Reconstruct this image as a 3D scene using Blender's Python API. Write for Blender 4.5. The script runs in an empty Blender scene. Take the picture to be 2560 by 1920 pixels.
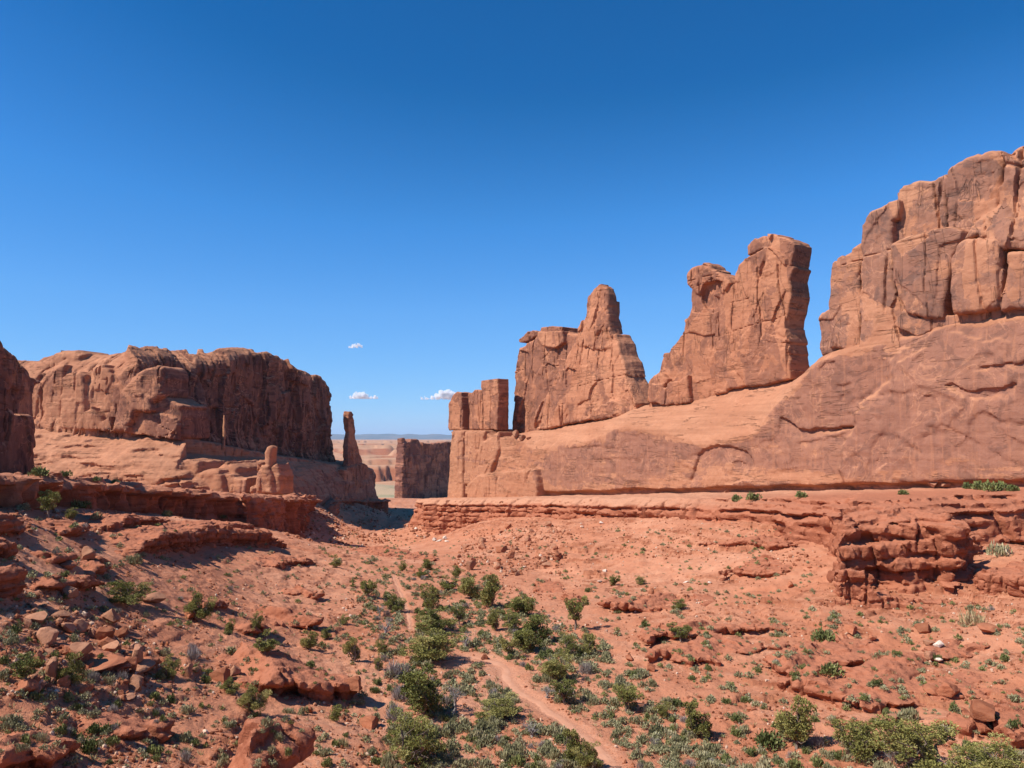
import bpy, math, random
import numpy as np
from mathutils import Vector, Matrix, Euler

# ------------------------------------------------------------------ camera, sky, sun, exposure
scene = bpy.context.scene
C = scene.collection
F_PX, CX, CY = 1970.0, 1280.0, 960.0          # focal length and centre in pixels of the 2560x1920 photograph
PITCH = math.atan(138.0 / F_PX)               # eye level lies 138 px under the middle of the picture
cam_d = bpy.data.cameras.new('camera')
cam_d.sensor_width = 36.0
cam_d.lens = 36.0 * F_PX / 2560.0
cam_d.clip_start = 0.5
cam_d.clip_end = 200000.0
cam = bpy.data.objects.new('camera', cam_d)
C.objects.link(cam)
cam.location = (0, 0, 0)
cam.rotation_euler = (math.pi / 2 + PITCH, 0, 0)
scene.camera = cam

SUN_EL, SUN_AZ = math.radians(48.0), math.radians(113.0)   # azimuth measured from straight ahead towards the left
sx, sy, sz = -math.sin(SUN_AZ) * math.cos(SUN_EL), math.cos(SUN_AZ) * math.cos(SUN_EL), math.sin(SUN_EL)
sun_d = bpy.data.lights.new('sun', 'SUN')
sun_d.energy = 5.0
sun_d.angle = math.radians(0.5)
sun_d.color = (1.0, 0.945, 0.87)
sun = bpy.data.objects.new('sun', sun_d)
C.objects.link(sun)
sun.rotation_euler = Vector((sx, sy, sz)).to_track_quat('Z', 'Y').to_euler()

world = bpy.data.worlds.new('World')
scene.world = world
world.use_nodes = True
wn = world.node_tree
bg = wn.nodes['Background']
sky = wn.nodes.new('ShaderNodeTexSky')
sky.sky_type = 'NISHITA'
sky.sun_disc = False
sky.sun_elevation = SUN_EL
sky.sun_rotation = -SUN_AZ
sky.altitude = 1500
sky.air_density = 1.0
sky.dust_density = 0.0
sky.ozone_density = 3.0
# the clear high-desert sky of the photograph is a deeper blue than the stock one: grade each channel
def scale_col(sock, k):
    nd = wn.nodes.new('ShaderNodeVectorMath'); nd.operation = 'SCALE'
    nd.inputs['Scale'].default_value = k
    wn.links.new(sock, nd.inputs[0]); return nd.outputs[0]
cur = wn.nodes.new('ShaderNodeRGBCurve')
cur.mapping.use_clip = False
cur.mapping.extend = 'EXTRAPOLATED'
GRADE = [[(0, 0), (0.096, 0.003), (0.143, 0.040), (0.22, 0.105), (0.49, 0.25), (1, 0.55)],
         [(0, 0), (0.169, 0.116), (0.247, 0.240), (0.36, 0.355), (0.637, 0.545), (1, 0.8)],
         [(0, 0), (0.328, 0.39), (0.44, 0.66), (0.56, 0.80), (0.663, 0.87), (1, 1.1)]]
for c, pts in zip(cur.mapping.curves, GRADE):
    while len(c.points) < len(pts): c.points.new(0.5, 0.5)
    for q, (x, y) in zip(c.points, pts):
        q.location = (x, y); q.handle_type = 'VECTOR'
cur.mapping.update()
wn.links.new(scale_col(sky.outputs[0], 0.1), cur.inputs['Color'])
wn.links.new(scale_col(cur.outputs[0], 9.33), bg.inputs['Color'])
bg.inputs['Strength'].default_value = 0.1

scene.view_settings.view_transform = 'Standard'
scene.view_settings.look = 'None'
scene.view_settings.exposure = 0.3
scene.view_settings.gamma = 1.0
scene.cycles.max_bounces = 6
scene.cycles.diffuse_bounces = 2
scene.cycles.volume_bounces = 8
scene.cycles.transparent_max_bounces = 8

rng = np.random.default_rng(7)
random.seed(7)

# ------------------------------------------------------------------ numpy noise
def _h(ix, iy, iz, seed):
    h = (ix.astype(np.uint32) * np.uint32(374761393) + iy.astype(np.uint32) * np.uint32(668265263)
         + iz.astype(np.uint32) * np.uint32(2246822519) + np.uint32((seed * 3266489917) & 0xffffffff))
    h = (h ^ (h >> np.uint32(15))) * np.uint32(2246822519)
    h = (h ^ (h >> np.uint32(13))) * np.uint32(3266489917)
    return h ^ (h >> np.uint32(16))

def rand2(ix, iy, seed=0):
    return (_h(np.asarray(ix, np.int64), np.asarray(iy, np.int64), np.zeros(1, np.int64), seed) & np.uint32(0xffffff)).astype(np.float32) / 16777216.0

def perlin2(x, y, seed=0):
    x, y = np.broadcast_arrays(np.asarray(x, np.float32), np.asarray(y, np.float32))
    x0, y0 = np.floor(x), np.floor(y)
    fx, fy = x - x0, y - y0
    ix, iy = x0.astype(np.int64), y0.astype(np.int64)
    u, v = fx * fx * fx * (fx * (fx * 6 - 15) + 10), fy * fy * fy * (fy * (fy * 6 - 15) + 10)
    z = np.zeros(1, np.int64)
    def g(dx, dy):
        a = (_h(ix + dx, iy + dy, z, seed) & np.uint32(0xffff)).astype(np.float32) * np.float32(2 * np.pi / 65536)
        return np.cos(a) * (fx - dx) + np.sin(a) * (fy - dy)
    a = g(0, 0); b = g(1, 0); c = g(0, 1); d = g(1, 1)
    a = a + u * (b - a); c = c + u * (d - c)
    return (a + v * (c - a)) * 1.4

def perlin3(x, y, z, seed=0):
    x, y, z = np.broadcast_arrays(np.asarray(x, np.float32), np.asarray(y, np.float32), np.asarray(z, np.float32))
    x0, y0, z0 = np.floor(x), np.floor(y), np.floor(z)
    fx, fy, fz = x - x0, y - y0, z - z0
    ix, iy, iz = x0.astype(np.int64), y0.astype(np.int64), z0.astype(np.int64)
    q = lambda t: t * t * t * (t * (t * 6 - 15) + 10)
    u, v, w = q(fx), q(fy), q(fz)
    def g(dx, dy, dz):
        h = _h(ix + dx, iy + dy, iz + dz, seed)
        gx = (h & np.uint32(1023)).astype(np.float32) / 511.5 - 1
        gy = ((h >> np.uint32(10)) & np.uint32(1023)).astype(np.float32) / 511.5 - 1
        gz = ((h >> np.uint32(20)) & np.uint32(1023)).astype(np.float32) / 511.5 - 1
        return gx * (fx - dx) + gy * (fy - dy) + gz * (fz - dz)
    l = lambda a, b, t: a + t * (b - a)
    lo = l(l(g(0, 0, 0), g(1, 0, 0), u), l(g(0, 1, 0), g(1, 1, 0), u), v)
    hi = l(l(g(0, 0, 1), g(1, 0, 1), u), l(g(0, 1, 1), g(1, 1, 1), u), v)
    return l(lo, hi, w) * 1.3

def fbm2(x, y, n=4, seed=0, gain=0.5):
    r, a, f = 0, 1.0, 1.0
    for i in range(n):
        r = r + a * perlin2(x * f, y * f, seed + i * 17); a *= gain; f *= 2.03
    return r

def fbm3(x, y, z, n=3, seed=0, gain=0.5):
    r, a, f = 0, 1.0, 1.0
    for i in range(n):
        r = r + a * perlin3(x * f, y * f, z * f, seed + i * 17); a *= gain; f *= 2.03
    return r

def sstep(a, b, x):
    t = np.clip((x - a) / (b - a), 0, 1)
    return t * t * (3 - 2 * t)

# ------------------------------------------------------------------ picture rays
def ray(px, py):
    xc, yc = (np.asarray(px, float) - CX) / F_PX, (CY - np.asarray(py, float)) / F_PX
    return xc, math.cos(PITCH) - yc * math.sin(PITCH), math.sin(PITCH) + yc * math.cos(PITCH)

def at(px, py, D):
    """the point D metres ahead of the viewpoint seen at a pixel of the photograph"""
    x, y, z = ray(px, py)
    return np.array([x / y * D, D + 0 * x, z / y * D]).T

def axy(px, D):
    x, y, z = ray(px, 1098)
    return (float(x / y * D), float(D))

# ------------------------------------------------------------------ meshes, properties
def tag(o, label=None, cat=None, group=None, kind=None):
    if label: o['label'] = label
    if cat: o['category'] = cat
    if group: o['group'] = group
    if kind: o['kind'] = kind
    return o

def mesh_np(name, V, Q, smooth=True, attrs=None, sharp=0):
    """V (n,3), Q (m,3) or (m,4) indices, or a list of such arrays"""
    Qs = Q if isinstance(Q, list) else [Q]
    me = bpy.data.meshes.new(name)
    me.vertices.add(len(V))
    me.vertices.foreach_set('co', np.asarray(V, np.float32).ravel())
    nl = sum(q.size for q in Qs); nf = sum(len(q) for q in Qs)
    me.loops.add(nl); me.polygons.add(nf)
    me.loops.foreach_set('vertex_index', np.concatenate([q.ravel() for q in Qs]).astype(np.int32))
    tot = np.concatenate([np.full(len(q), q.shape[1], np.int32) for q in Qs])
    me.polygons.foreach_set('loop_start', np.concatenate([[0], np.cumsum(tot)[:-1]]).astype(np.int32))
    me.polygons.foreach_set('loop_total', tot)
    me.polygons.foreach_set('use_smooth', np.full(nf, smooth, bool))
    for k, a in (attrs or {}).items():
        at_ = me.attributes.new(k, 'FLOAT', 'POINT')
        at_.data.foreach_set('value', np.asarray(a, np.float32).ravel())
    me.update(calc_edges=True)
    if sharp: me.set_sharp_from_angle(angle=math.radians(sharp))
    me.validate()
    return me

def link(name, me, mat, parent=None):
    o = bpy.data.objects.new(name, me)
    if mat is not None and not me.materials: me.materials.append(mat)
    C.objects.link(o)
    if parent: o.parent = parent
    return o

# ------------------------------------------------------------------ signed distance modelling
def poly_sdf(X, Y, P, arc=False):
    """signed distance to a closed polygon (negative inside); with arc also the length along it at the nearest point"""
    P = np.asarray(P, np.float32); n = len(P)
    best = np.full(np.broadcast(X, Y).shape, 1e12, np.float32); ins = np.zeros(best.shape, bool)
    S = np.zeros(best.shape, np.float32) if arc else None
    acc = 0.0
    for i in range(n):
        a, b = P[i], P[(i + 1) % n]
        ex, ey = b - a; L2 = max(float(ex * ex + ey * ey), 1e-9)
        wx, wy = X - a[0], Y - a[1]
        t = np.clip((wx * ex + wy * ey) / L2, 0, 1)
        d = (wx - t * ex) ** 2 + (wy - t * ey) ** 2
        if arc:
            m = d < best; S[m] = acc + t[m] * math.sqrt(L2)
        best = np.minimum(best, d)
        acc += math.sqrt(L2)
        c = (a[1] <= Y) != (b[1] <= Y)
        if abs(ey) > 1e-9:
            ins ^= c & (X < a[0] + (Y - a[1]) * (ex / ey))
    d = np.sqrt(best); d[ins] *= -1
    return (d, S) if arc else d

def surface_nets(d, o, h):
    ins = d < 0
    n = np.array(d.shape) - 1
    s = np.zeros(n, np.int8)
    offs = [(i, j, k) for i in (0, 1) for j in (0, 1) for k in (0, 1)]
    for (i, j, k) in offs:
        s += ins[i:i + n[0], j:j + n[1], k:k + n[2]]
    act = (s > 0) & (s < 8)
    I = np.argwhere(act)
    idx = np.full(n, -1, np.int32); idx[act] = np.arange(len(I))
    val = np.stack([d[I[:, 0] + i, I[:, 1] + j, I[:, 2] + k] for (i, j, k) in offs], 1)
    acc = np.zeros((len(I), 3), np.float32); cnt = np.zeros((len(I), 1), np.float32)
    co = np.array(offs, np.float32)
    for a in range(8):
        for b in range(a + 1, 8):
            if np.abs(co[a] - co[b]).sum() != 1: continue
            va, vb = val[:, a], val[:, b]
            m = (va < 0) != (vb < 0)
            t = np.where(m, va / np.where(m, va - vb, 1), 0)[:, None]
            acc += np.where(m[:, None], co[a] + t * (co[b] - co[a]), 0); cnt += m[:, None]
    V = (I + acc / cnt) * h + np.asarray(o, np.float32)
    Q = []
    for ax in range(3):
        b, c = (ax + 1) % 3, (ax + 2) % 3
        sl0 = [slice(None)] * 3; sl1 = [slice(None)] * 3
        sl0[ax] = slice(0, -1); sl1[ax] = slice(1, None)
        ch = ins[tuple(sl0)] != ins[tuple(sl1)]
        E = np.argwhere(ch)
        E = E[(E[:, b] > 0) & (E[:, c] > 0) & (E[:, b] < n[b]) & (E[:, c] < n[c])]
        fl = ins[E[:, 0], E[:, 1], E[:, 2]]
        def cell(db, dc):
            e = E.copy(); e[:, b] += db; e[:, c] += dc
            return idx[e[:, 0], e[:, 1], e[:, 2]]
        q = np.stack([cell(-1, -1), cell(0, -1), cell(0, 0), cell(-1, 0)], 1)
        q[~fl] = q[~fl][:, ::-1]
        Q.append(q)
    return V.astype(np.float32), np.concatenate(Q)

def coarse3(shape, h, o, wl, n=2, seed=0, anis=(1, 1, 1), step=4):
    """low-frequency 3-D noise for a grid: evaluated on every step-th node and interpolated"""
    cs = [np.arange(0, m + step, step) for m in shape]
    X, Y, Z = np.meshgrid(*[(c * h + oo) / wl * an for c, oo, an in zip(cs, o, anis)], indexing='ij')
    a = fbm3(X, Y, Z, n, seed).astype(np.float32)
    for ax in range(3):
        p = np.arange(shape[ax]) / step
        i = np.floor(p).astype(int); f = (p - i).astype(np.float32)
        sh = [1, 1, 1]; sh[ax] = -1
        f = f.reshape(sh)
        a = np.take(a, i, ax) * (1 - f) + np.take(a, i + 1, ax) * f
    return a

def vert_normals(V, Q):
    n = np.cross(V[Q[:, 2]] - V[Q[:, 0]], V[Q[:, 3]] - V[Q[:, 1]])
    N = np.zeros_like(V)
    for k in range(4):
        np.add.at(N, Q[:, k], n)
    return N / np.maximum(np.linalg.norm(N, axis=1, keepdims=True), 1e-9)

def keep_largest(V, Q):
    """drop crumbs that came loose from the main body"""
    lab = np.arange(len(V))
    while True:
        m = lab[Q].min(1); new = lab.copy()
        np.minimum.at(new, Q.ravel(), np.repeat(m, 4)); new = new[new]
        if np.array_equal(new, lab): break
        lab = new
    k = np.bincount(lab, minlength=len(V)).argmax(); keep = lab == k
    idx = np.cumsum(keep) - 1
    return V[keep], idx[Q[keep[Q[:, 0]]]]

class Frame:
    """a vertical working plane: s runs along it, n points out of it, z up"""
    def __init__(self, a, b):
        self.o = np.array(a, float); d = np.array(b, float) - self.o
        self.u = d / np.linalg.norm(d); self.n = np.array([-self.u[1], self.u[0]])
        if self.n @ (-self.o) < 0: self.n = -self.n         # towards the viewpoint
    def px(self, pts, n0=0.0):
        p = np.asarray(pts, float)
        x, y, z = ray(p[:, 0], p[:, 1])
        t = (n0 + self.o @ self.n) / (x * self.n[0] + y * self.n[1])
        s = (t * x - self.o[0]) * self.u[0] + (t * y - self.o[1]) * self.u[1]
        return np.stack([s, t * z], 1)
    def world(self, V):
        xy = self.o + V[:, :1] * self.u + V[:, 1:2] * self.n
        return np.concatenate([xy, V[:, 2:3]], 1)
    def local(self, x, y):
        return (x - self.o[0]) * self.u[0] + (y - self.o[1]) * self.u[1], (x - self.o[0]) * self.n[0] + (y - self.o[1]) * self.n[1]

class Solid:
    def __init__(self, fr, s, n, z, h):
        self.fr, self.h = fr, h
        self.o = (s[0], n[0], z[0])
        self.shape = tuple(int(math.ceil((b - a) / h)) + 1 for a, b in (s, n, z))
        ax = [np.float32(o) + np.arange(m, dtype=np.float32) * np.float32(h) for o, m in zip(self.o, self.shape)]
        self.s, self.n, self.z = ax
        self.S2, self.Z2 = np.meshgrid(ax[0], ax[2], indexing='ij')          # face plane
        self.N3 = ax[1][None, :, None]
        self.d = np.full(self.shape, 50, np.float32)
    def join(self, d, k=0):
        if k:
            hh = np.clip(0.5 + 0.5 * (self.d - d) / k, 0, 1)
            self.d = self.d + (d - self.d) * hh - k * hh * (1 - hh)
        else:
            np.minimum(self.d, d, out=self.d)
    def block(self, poly, nf, nb, r=1.0, k=0, edge=0.4, seed=0, tilt=0.0, rel=None, cut=False):
        """an outline in the face plane between depth nf (front) and nb (back), edges rounded by r"""
        d2 = poly_sdf(self.S2, self.Z2, poly)
        if edge: d2 = d2 + edge * (0.5 * fbm2(self.S2 / 5, self.Z2 / 5, 2, seed + 91) + 1.3 * facets(self.S2 / 3.0, self.Z2 / 4.2, seed + 92)[0])
        zc = float(np.mean(np.asarray(poly)[:, 1]))
        f = nf - tilt * (self.Z2 - zc)
        if rel is not None: f = f + rel
        a = (d2 + r)[:, None, :]
        b = np.maximum(self.N3 - np.asarray(f)[:, None, :], nb - self.N3) + r
        d = np.minimum(np.maximum(a, b), 0) + np.sqrt(np.maximum(a, 0) ** 2 + np.maximum(b, 0) ** 2) - r
        if cut: self.d = np.maximum(self.d, -d)
        else: self.join(d, k)
    def rough(self, amp, wl, seed):
        """uneven weathering in depth as well as across the face"""
        self.d = self.d + amp * coarse3(self.shape, self.h, self.o, wl, 3, seed, (1, 1, 0.7), max(2, int(wl / self.h / 5)))
    def build(self, name, mat, fine=0.2, wl=2.5, seed=0, attr=None, parent=None, bed=0.0):
        V, Q = keep_largest(*surface_nets(self.d, self.o, self.h))
        N = vert_normals(V, Q)
        if fine:
            f = fbm3(V[:, 0] / wl, V[:, 1] / wl, V[:, 2] / wl, 3, seed)
            if bed:
                f = f + bed * perlin2(V[:, 2] / 0.9 + 0.5 * perlin2(V[:, 0] / 9, V[:, 1] / 9, 5), V[:, 0] / 25, seed + 3)
            V = V + N * (fine * f)[:, None]
        W = self.fr.world(V)
        attrs = attr(V, N, W) if attr else None
        # world() mirrors the local axes when n is on the other side: keep faces outward
        if self.fr.u[0] * self.fr.n[1] - self.fr.u[1] * self.fr.n[0] < 0: Q = Q[:, ::-1]
        return link(name, mesh_np(name, W, Q, True, attrs, 36), mat, parent)

class PlanSolid(Solid):
    """rock raised from an outline on the map: cliffs, mesas, ledges"""
    def __init__(self, fr, s, n, z, h):
        super().__init__(fr, s, n, z, h)
        self.SN, self.NS = np.meshgrid(self.s, self.n, indexing='ij')
        xy = fr.o + self.SN[..., None] * fr.u + self.NS[..., None] * fr.n
        self.X, self.Y = xy[..., 0].astype(np.float32), xy[..., 1].astype(np.float32)
    def cliff(self, poly, ztop, prof, r=0.8, k=0, da=0.5, warp=0.0, seed=0):
        q = np.stack(self.fr.local(*np.asarray(poly, float).T), 1)
        d2, arc = poly_sdf(self.SN, self.NS, q, True)
        if warp: d2 = d2 + warp * fbm2(self.X / 11, self.Y / 11, 3, seed)
        na = int(arc.max() / da) + 2
        A, Z = np.meshgrid(np.arange(na, dtype=np.float32) * da, self.z, indexing='ij')
        T = prof(A, Z).astype(np.float32)
        a = d2[:, :, None] + T[np.clip((arc / da + 0.5).astype(int), 0, na - 1)] + r
        b = self.z[None, None, :] - ztop(self.X, self.Y, arc)[:, :, None] + r
        d = np.minimum(np.maximum(a, b), 0) + np.sqrt(np.maximum(a, 0) ** 2 + np.maximum(b, 0) ** 2) - r
        self.join(d, k)
        return arc

def bedding(A, T, seed, thick=(0.5, 1.5), width=(1.2, 3.5), amp=0.5, groove=0.45):
    """layered, blocky ledge face: recess (m) as a function of length A along the edge and depth T under the rim"""
    g = np.random.default_rng(seed)
    b = np.concatenate([[0], np.cumsum(g.uniform(*thick, 60))]).astype(np.float32)
    Tw = np.clip(T + 0.35 * fbm2(A / 14, T / 8, 2, seed) + 0.1 * perlin2(A / 2.5, T, seed + 1), 0.001, b[-1] - 0.01)
    k = np.clip(np.searchsorted(b, Tw) - 1, 0, 59)
    f = (Tw - b[k]) / (b[k + 1] - b[k])
    pz = np.sqrt(np.clip(1 - np.abs(2 * f - 1) ** 3.5, 0, 1))
    w = g.uniform(*width, 60).astype(np.float32)[k]
    c = A / w + g.uniform(0, 99, 60).astype(np.float32)[k] + 0.35 * perlin2(A / 3, T / 1.5, seed + 2)
    ci = np.floor(c); fc = c - ci
    ps = np.sqrt(np.clip(1 - np.abs(2 * fc - 1) ** 7, 0, 1))
    pl = g.choice([0.0, 0.15, 0.4, 1.0], 60, p=[0.4, 0.25, 0.2, 0.15]).astype(np.float32)[k]
    pc = rand2(ci, k, seed)
    return groove * (1 - pz) + 0.7 * groove * (1 - ps) + amp * (pl + 0.8 * (pc - 0.3)) + 0.10 * fbm2(A / 0.9, T / 0.7, 2, seed + 4)

class TPS:
    def __init__(self, P, v, lam=0.0):
        self.P = np.asarray(P, float); n = len(self.P)
        K = self.k(np.linalg.norm(self.P[:, None] - self.P[None], axis=2)) + lam * np.eye(n)
        Q = np.concatenate([np.ones((n, 1)), self.P], 1)
        A = np.block([[K, Q], [Q.T, np.zeros((3, 3))]])
        self.w = np.linalg.solve(A, np.concatenate([np.asarray(v, float), np.zeros(3)]))
    @staticmethod
    def k(r): return np.where(r > 0, r * r * np.log(np.maximum(r, 1e-9)), 0)
    def __call__(self, a, b):
        sh = np.broadcast(a, b).shape
        a = np.broadcast_to(a, sh).ravel(); b = np.broadcast_to(b, sh).ravel()
        out = np.zeros(len(a))
        for i, (p, q) in enumerate(self.P):
            out += self.w[i] * self.k(np.hypot(a - p, b - q))
        n = len(self.P)
        return (out + self.w[n] + self.w[n + 1] * a + self.w[n + 2] * b).reshape(sh).astype(np.float32)

def zpx(z, ox, oy, sc):
    """outline noted on an enlargement -> photograph pixels"""
    return [(ox + x * sc, oy + y * sc) for x, y in z]
# ------------------------------------------------------------------ materials
class NT:
    def __init__(self, name):
        self.m = bpy.data.materials.new(name); self.m.use_nodes = True
        self.t = self.m.node_tree; self.b = self.t.nodes['Principled BSDF']
        self.b.inputs['Roughness'].default_value = 0.95
        self.b.inputs['Specular IOR Level'].default_value = 0.08
    def n(self, typ, **kw):
        nd = self.t.nodes.new(typ)
        for k, v in kw.items():
            if hasattr(nd, k): setattr(nd, k, v)
        return nd
    def l(self, a, b): self.t.links.new(a, b)
    def inp(self, sock, v):
        if isinstance(v, bpy.types.NodeSocket): self.l(v, sock)
        elif v is not None: sock.default_value = v
    def coords(self, kind='Object'):
        return self.n('ShaderNodeTexCoord').outputs[kind]
    def map(self, vec, scale):
        nd = self.n('ShaderNodeMapping'); self.l(vec, nd.inputs['Vector']); nd.inputs['Scale'].default_value = scale
        return nd.outputs[0]
    def noise(self, vec, scale, detail=4, rough=0.55, dist=0.0):
        nd = self.n('ShaderNodeTexNoise'); self.l(vec, nd.inputs['Vector'])
        nd.inputs['Scale'].default_value = scale; nd.inputs['Detail'].default_value = detail
        nd.inputs['Roughness'].default_value = rough; nd.inputs['Distortion'].default_value = dist
        return nd.outputs['Fac']
    def voro(self, vec, scale, feature='F1', out='Distance'):
        nd = self.n('ShaderNodeTexVoronoi', feature=feature); self.l(vec, nd.inputs['Vector'])
        nd.inputs['Scale'].default_value = scale
        return nd.outputs[out]
    def ramp(self, fac, stops):
        nd = self.n('ShaderNodeValToRGB'); self.l(fac, nd.inputs[0])
        e = nd.color_ramp.elements
        while len(e) < len(stops): e.new(0.5)
        for el, (p, c) in zip(e, stops):
            el.position = p; el.color = (*c, 1) if not np.isscalar(c) else (c, c, c, 1)
        return nd.outputs[0]
    def mix(self, f, a, b, blend='MIX'):
        nd = self.n('ShaderNodeMix', data_type='RGBA', blend_type=blend)
        self.inp(nd.inputs[0], f)
        for s, v in ((nd.inputs[6], a), (nd.inputs[7], b)):
            self.inp(s, (*v, 1) if isinstance(v, tuple) and len(v) == 3 else v)
        return nd.outputs[2]
    def math(self, op, a, b=None, c=None):
        nd = self.n('ShaderNodeMath', operation=op)
        self.inp(nd.inputs[0], a); self.inp(nd.inputs[1], b)
        if c is not None: self.inp(nd.inputs[2], c)
        return nd.outputs[0]
    def attr(self, name):
        return self.n('ShaderNodeAttribute', attribute_name=name).outputs['Fac']
    def normal_z(self):
        g = self.n('ShaderNodeNewGeometry'); s = self.n('ShaderNodeSeparateXYZ')
        self.l(g.outputs['Normal'], s.inputs[0]); return s.outputs[2]
    def bump(self, h, dist, strength=1.0, prev=None):
        nd = self.n('ShaderNodeBump'); self.l(h, nd.inputs['Height'])
        nd.inputs['Distance'].default_value = dist; nd.inputs['Strength'].default_value = strength
        if prev is not None: self.l(prev, nd.inputs['Normal'])
        return nd.outputs[0]
    def done(self, col, nrm=None):
        self.inp(self.b.inputs['Base Color'], (*col, 1) if isinstance(col, tuple) else col)
        if nrm is not None: self.l(nrm, self.b.inputs['Normal'])
        return self.m

def sandstone(name, light=(0.55, 0.265, 0.15), mid=(0.45, 0.195, 0.108), dark=(0.18, 0.088, 0.064), brown=(0.31, 0.142, 0.09), streak=1.0, k=1.0, bands=0.5, joints=0.6, hb=0.0):
    """cliff sandstone: pale worn rock, tan body, sharp-edged desert varnish on steep faces (amount in attribute varn)"""
    t = NT(name); p = t.coords()
    big = t.noise(p, 0.04 * k, 6, 0.62, 0.8)
    fine = t.noise(p, 0.9 * k, 7, 0.72)
    col = t.mix(t.ramp(big, [(0.38, 0.0), (0.64, 1.0)]), mid, light)
    # cross-bedding: broad tone bands and hair-thin partings
    bv = t.map(p, (0.035 * k, 0.035 * k, 0.62 * k))
    bz = t.noise(bv, 1.0, 6, 0.66, 0.5)
    col = t.mix(t.math('MULTIPLY', t.ramp(bz, [(0.44, 0.0), (0.62, 1.0)]), bands), col, tuple(c * 0.70 for c in mid))
    part = t.ramp(t.math('ABSOLUTE', t.math('SUBTRACT', t.noise(t.map(p, (0.05 * k, 0.05 * k, 0.45 * k)), 1.0, 4, 0.6, 0.4), 0.5)), [(0.0, 1.0), (0.014, 0.0)])
    pbrk = t.ramp(t.noise(p, 0.09 * k, 4, 0.6), [(0.48, 0.0), (0.58, 1.0)])
    part = t.math('MULTIPLY', part, pbrk)
    # varnish
    st = t.noise(t.map(p, (0.55 * k, 0.55 * k, 0.018 * k)), 1.0, 6, 0.66, 0.15)
    pt = t.noise(p, 0.085 * k, 8, 0.62, 1.4)
    pt2 = t.noise(t.map(p, (0.13 * k, 0.13 * k, 0.17 * k)), 1.0, 9, 0.68, 1.8)
    v = t.math('ADD', t.math('MULTIPLY', pt, 0.72), t.math('MULTIPLY', pt2, 0.30))
    v = t.math('ADD', v, t.math('MULTIPLY', st, 0.26 * streak))
    v = t.math('ADD', v, t.math('MULTIPLY', t.attr('varn'), 0.42))
    if hb:
        hn = t.noise(t.map(p, (0.028 * k, 0.028 * k, 0.26 * k)), 1.0, 7, 0.66, 0.6)
        v = t.math('ADD', v, t.math('MULTIPLY', t.math('SUBTRACT', hn, 0.5), hb))
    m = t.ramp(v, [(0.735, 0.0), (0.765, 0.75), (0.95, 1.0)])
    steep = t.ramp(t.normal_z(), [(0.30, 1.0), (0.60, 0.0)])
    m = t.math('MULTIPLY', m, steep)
    vc = t.mix(t.ramp(st, [(0.38, 0.0), (0.58, 1.0)]), tuple(0.5 * (a + b) for a, b in zip(dark, brown)), brown)
    vc = t.mix(t.math('MULTIPLY', t.ramp(pt2, [(0.53, 0.0), (0.56, 1.0)]), 0.8), vc, dark)
    pale_st = t.ramp(t.noise(t.map(p, (0.8 * k, 0.8 * k, 0.015 * k)), 1.0, 4, 0.6), [(0.57, 0.0), (0.64, 0.35 + 0.4 * (hb > 0))])
    vc = t.mix(pale_st, vc, tuple(0.5 * (a + b) for a, b in zip(mid, brown)))
    col = t.mix(m, col, vc)
    # pale scars where flakes came off
    sc = t.noise(p, 0.13 * k, 6, 0.55, 1.2)
    line = t.ramp(t.math('ABSOLUTE', t.math('SUBTRACT', sc, 0.5)), [(0.0, 1.0), (0.010, 0.5), (0.018, 0.0)])
    brk = t.ramp(t.noise(p, 0.07 * k, 4, 0.55), [(0.47, 0.0), (0.52, 1.0)])
    col = t.mix(t.math('MULTIPLY', t.math('MULTIPLY', line, brk), 0.45), col, tuple(min(1, c * 1.2) for c in light))
    # dark joints and partings
    jn = t.noise(t.map(p, (0.16 * k, 0.16 * k, 0.030 * k)), 1.0, 4, 0.55, 1.0)
    jl = t.ramp(t.math('ABSOLUTE', t.math('SUBTRACT', jn, 0.5)), [(0.0, 1.0), (0.007, 0.0)])
    jb = t.ramp(t.noise(p, 0.05 * k, 3, 0.5), [(0.47, 0.0), (0.53, 1.0)])
    jm = t.math('MAXIMUM', t.math('MULTIPLY', t.math('MULTIPLY', jl, jb), joints), t.math('MULTIPLY', part, 0.8))
    col = t.mix(t.math('MULTIPLY', jm, 0.45), col, tuple(c * 0.7 for c in dark))
    col = t.mix(t.ramp(fine, [(0.35, 0.22), (0.55, 0.0)]), col, tuple(c * 0.75 for c in mid))
    nb = t.bump(t.noise(p, 0.45 * k, 10, 0.66, 0.3), 0.5 / k, 0.6)
    nb = t.bump(bz, 0.5 / k, 0.35 * bands, nb)
    nb = t.bump(fine, 0.16 / k, 0.6, nb)
    nb = t.bump(t.math('SUBTRACT', 1.0, jm), 0.5 / k, 0.8, nb)
    nb = t.bump(t.math('SUBTRACT', 1.0, t.math('MULTIPLY', m, 0.6)), 0.10 / k, 0.5, nb)
    return t.done(col, nb)

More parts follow.
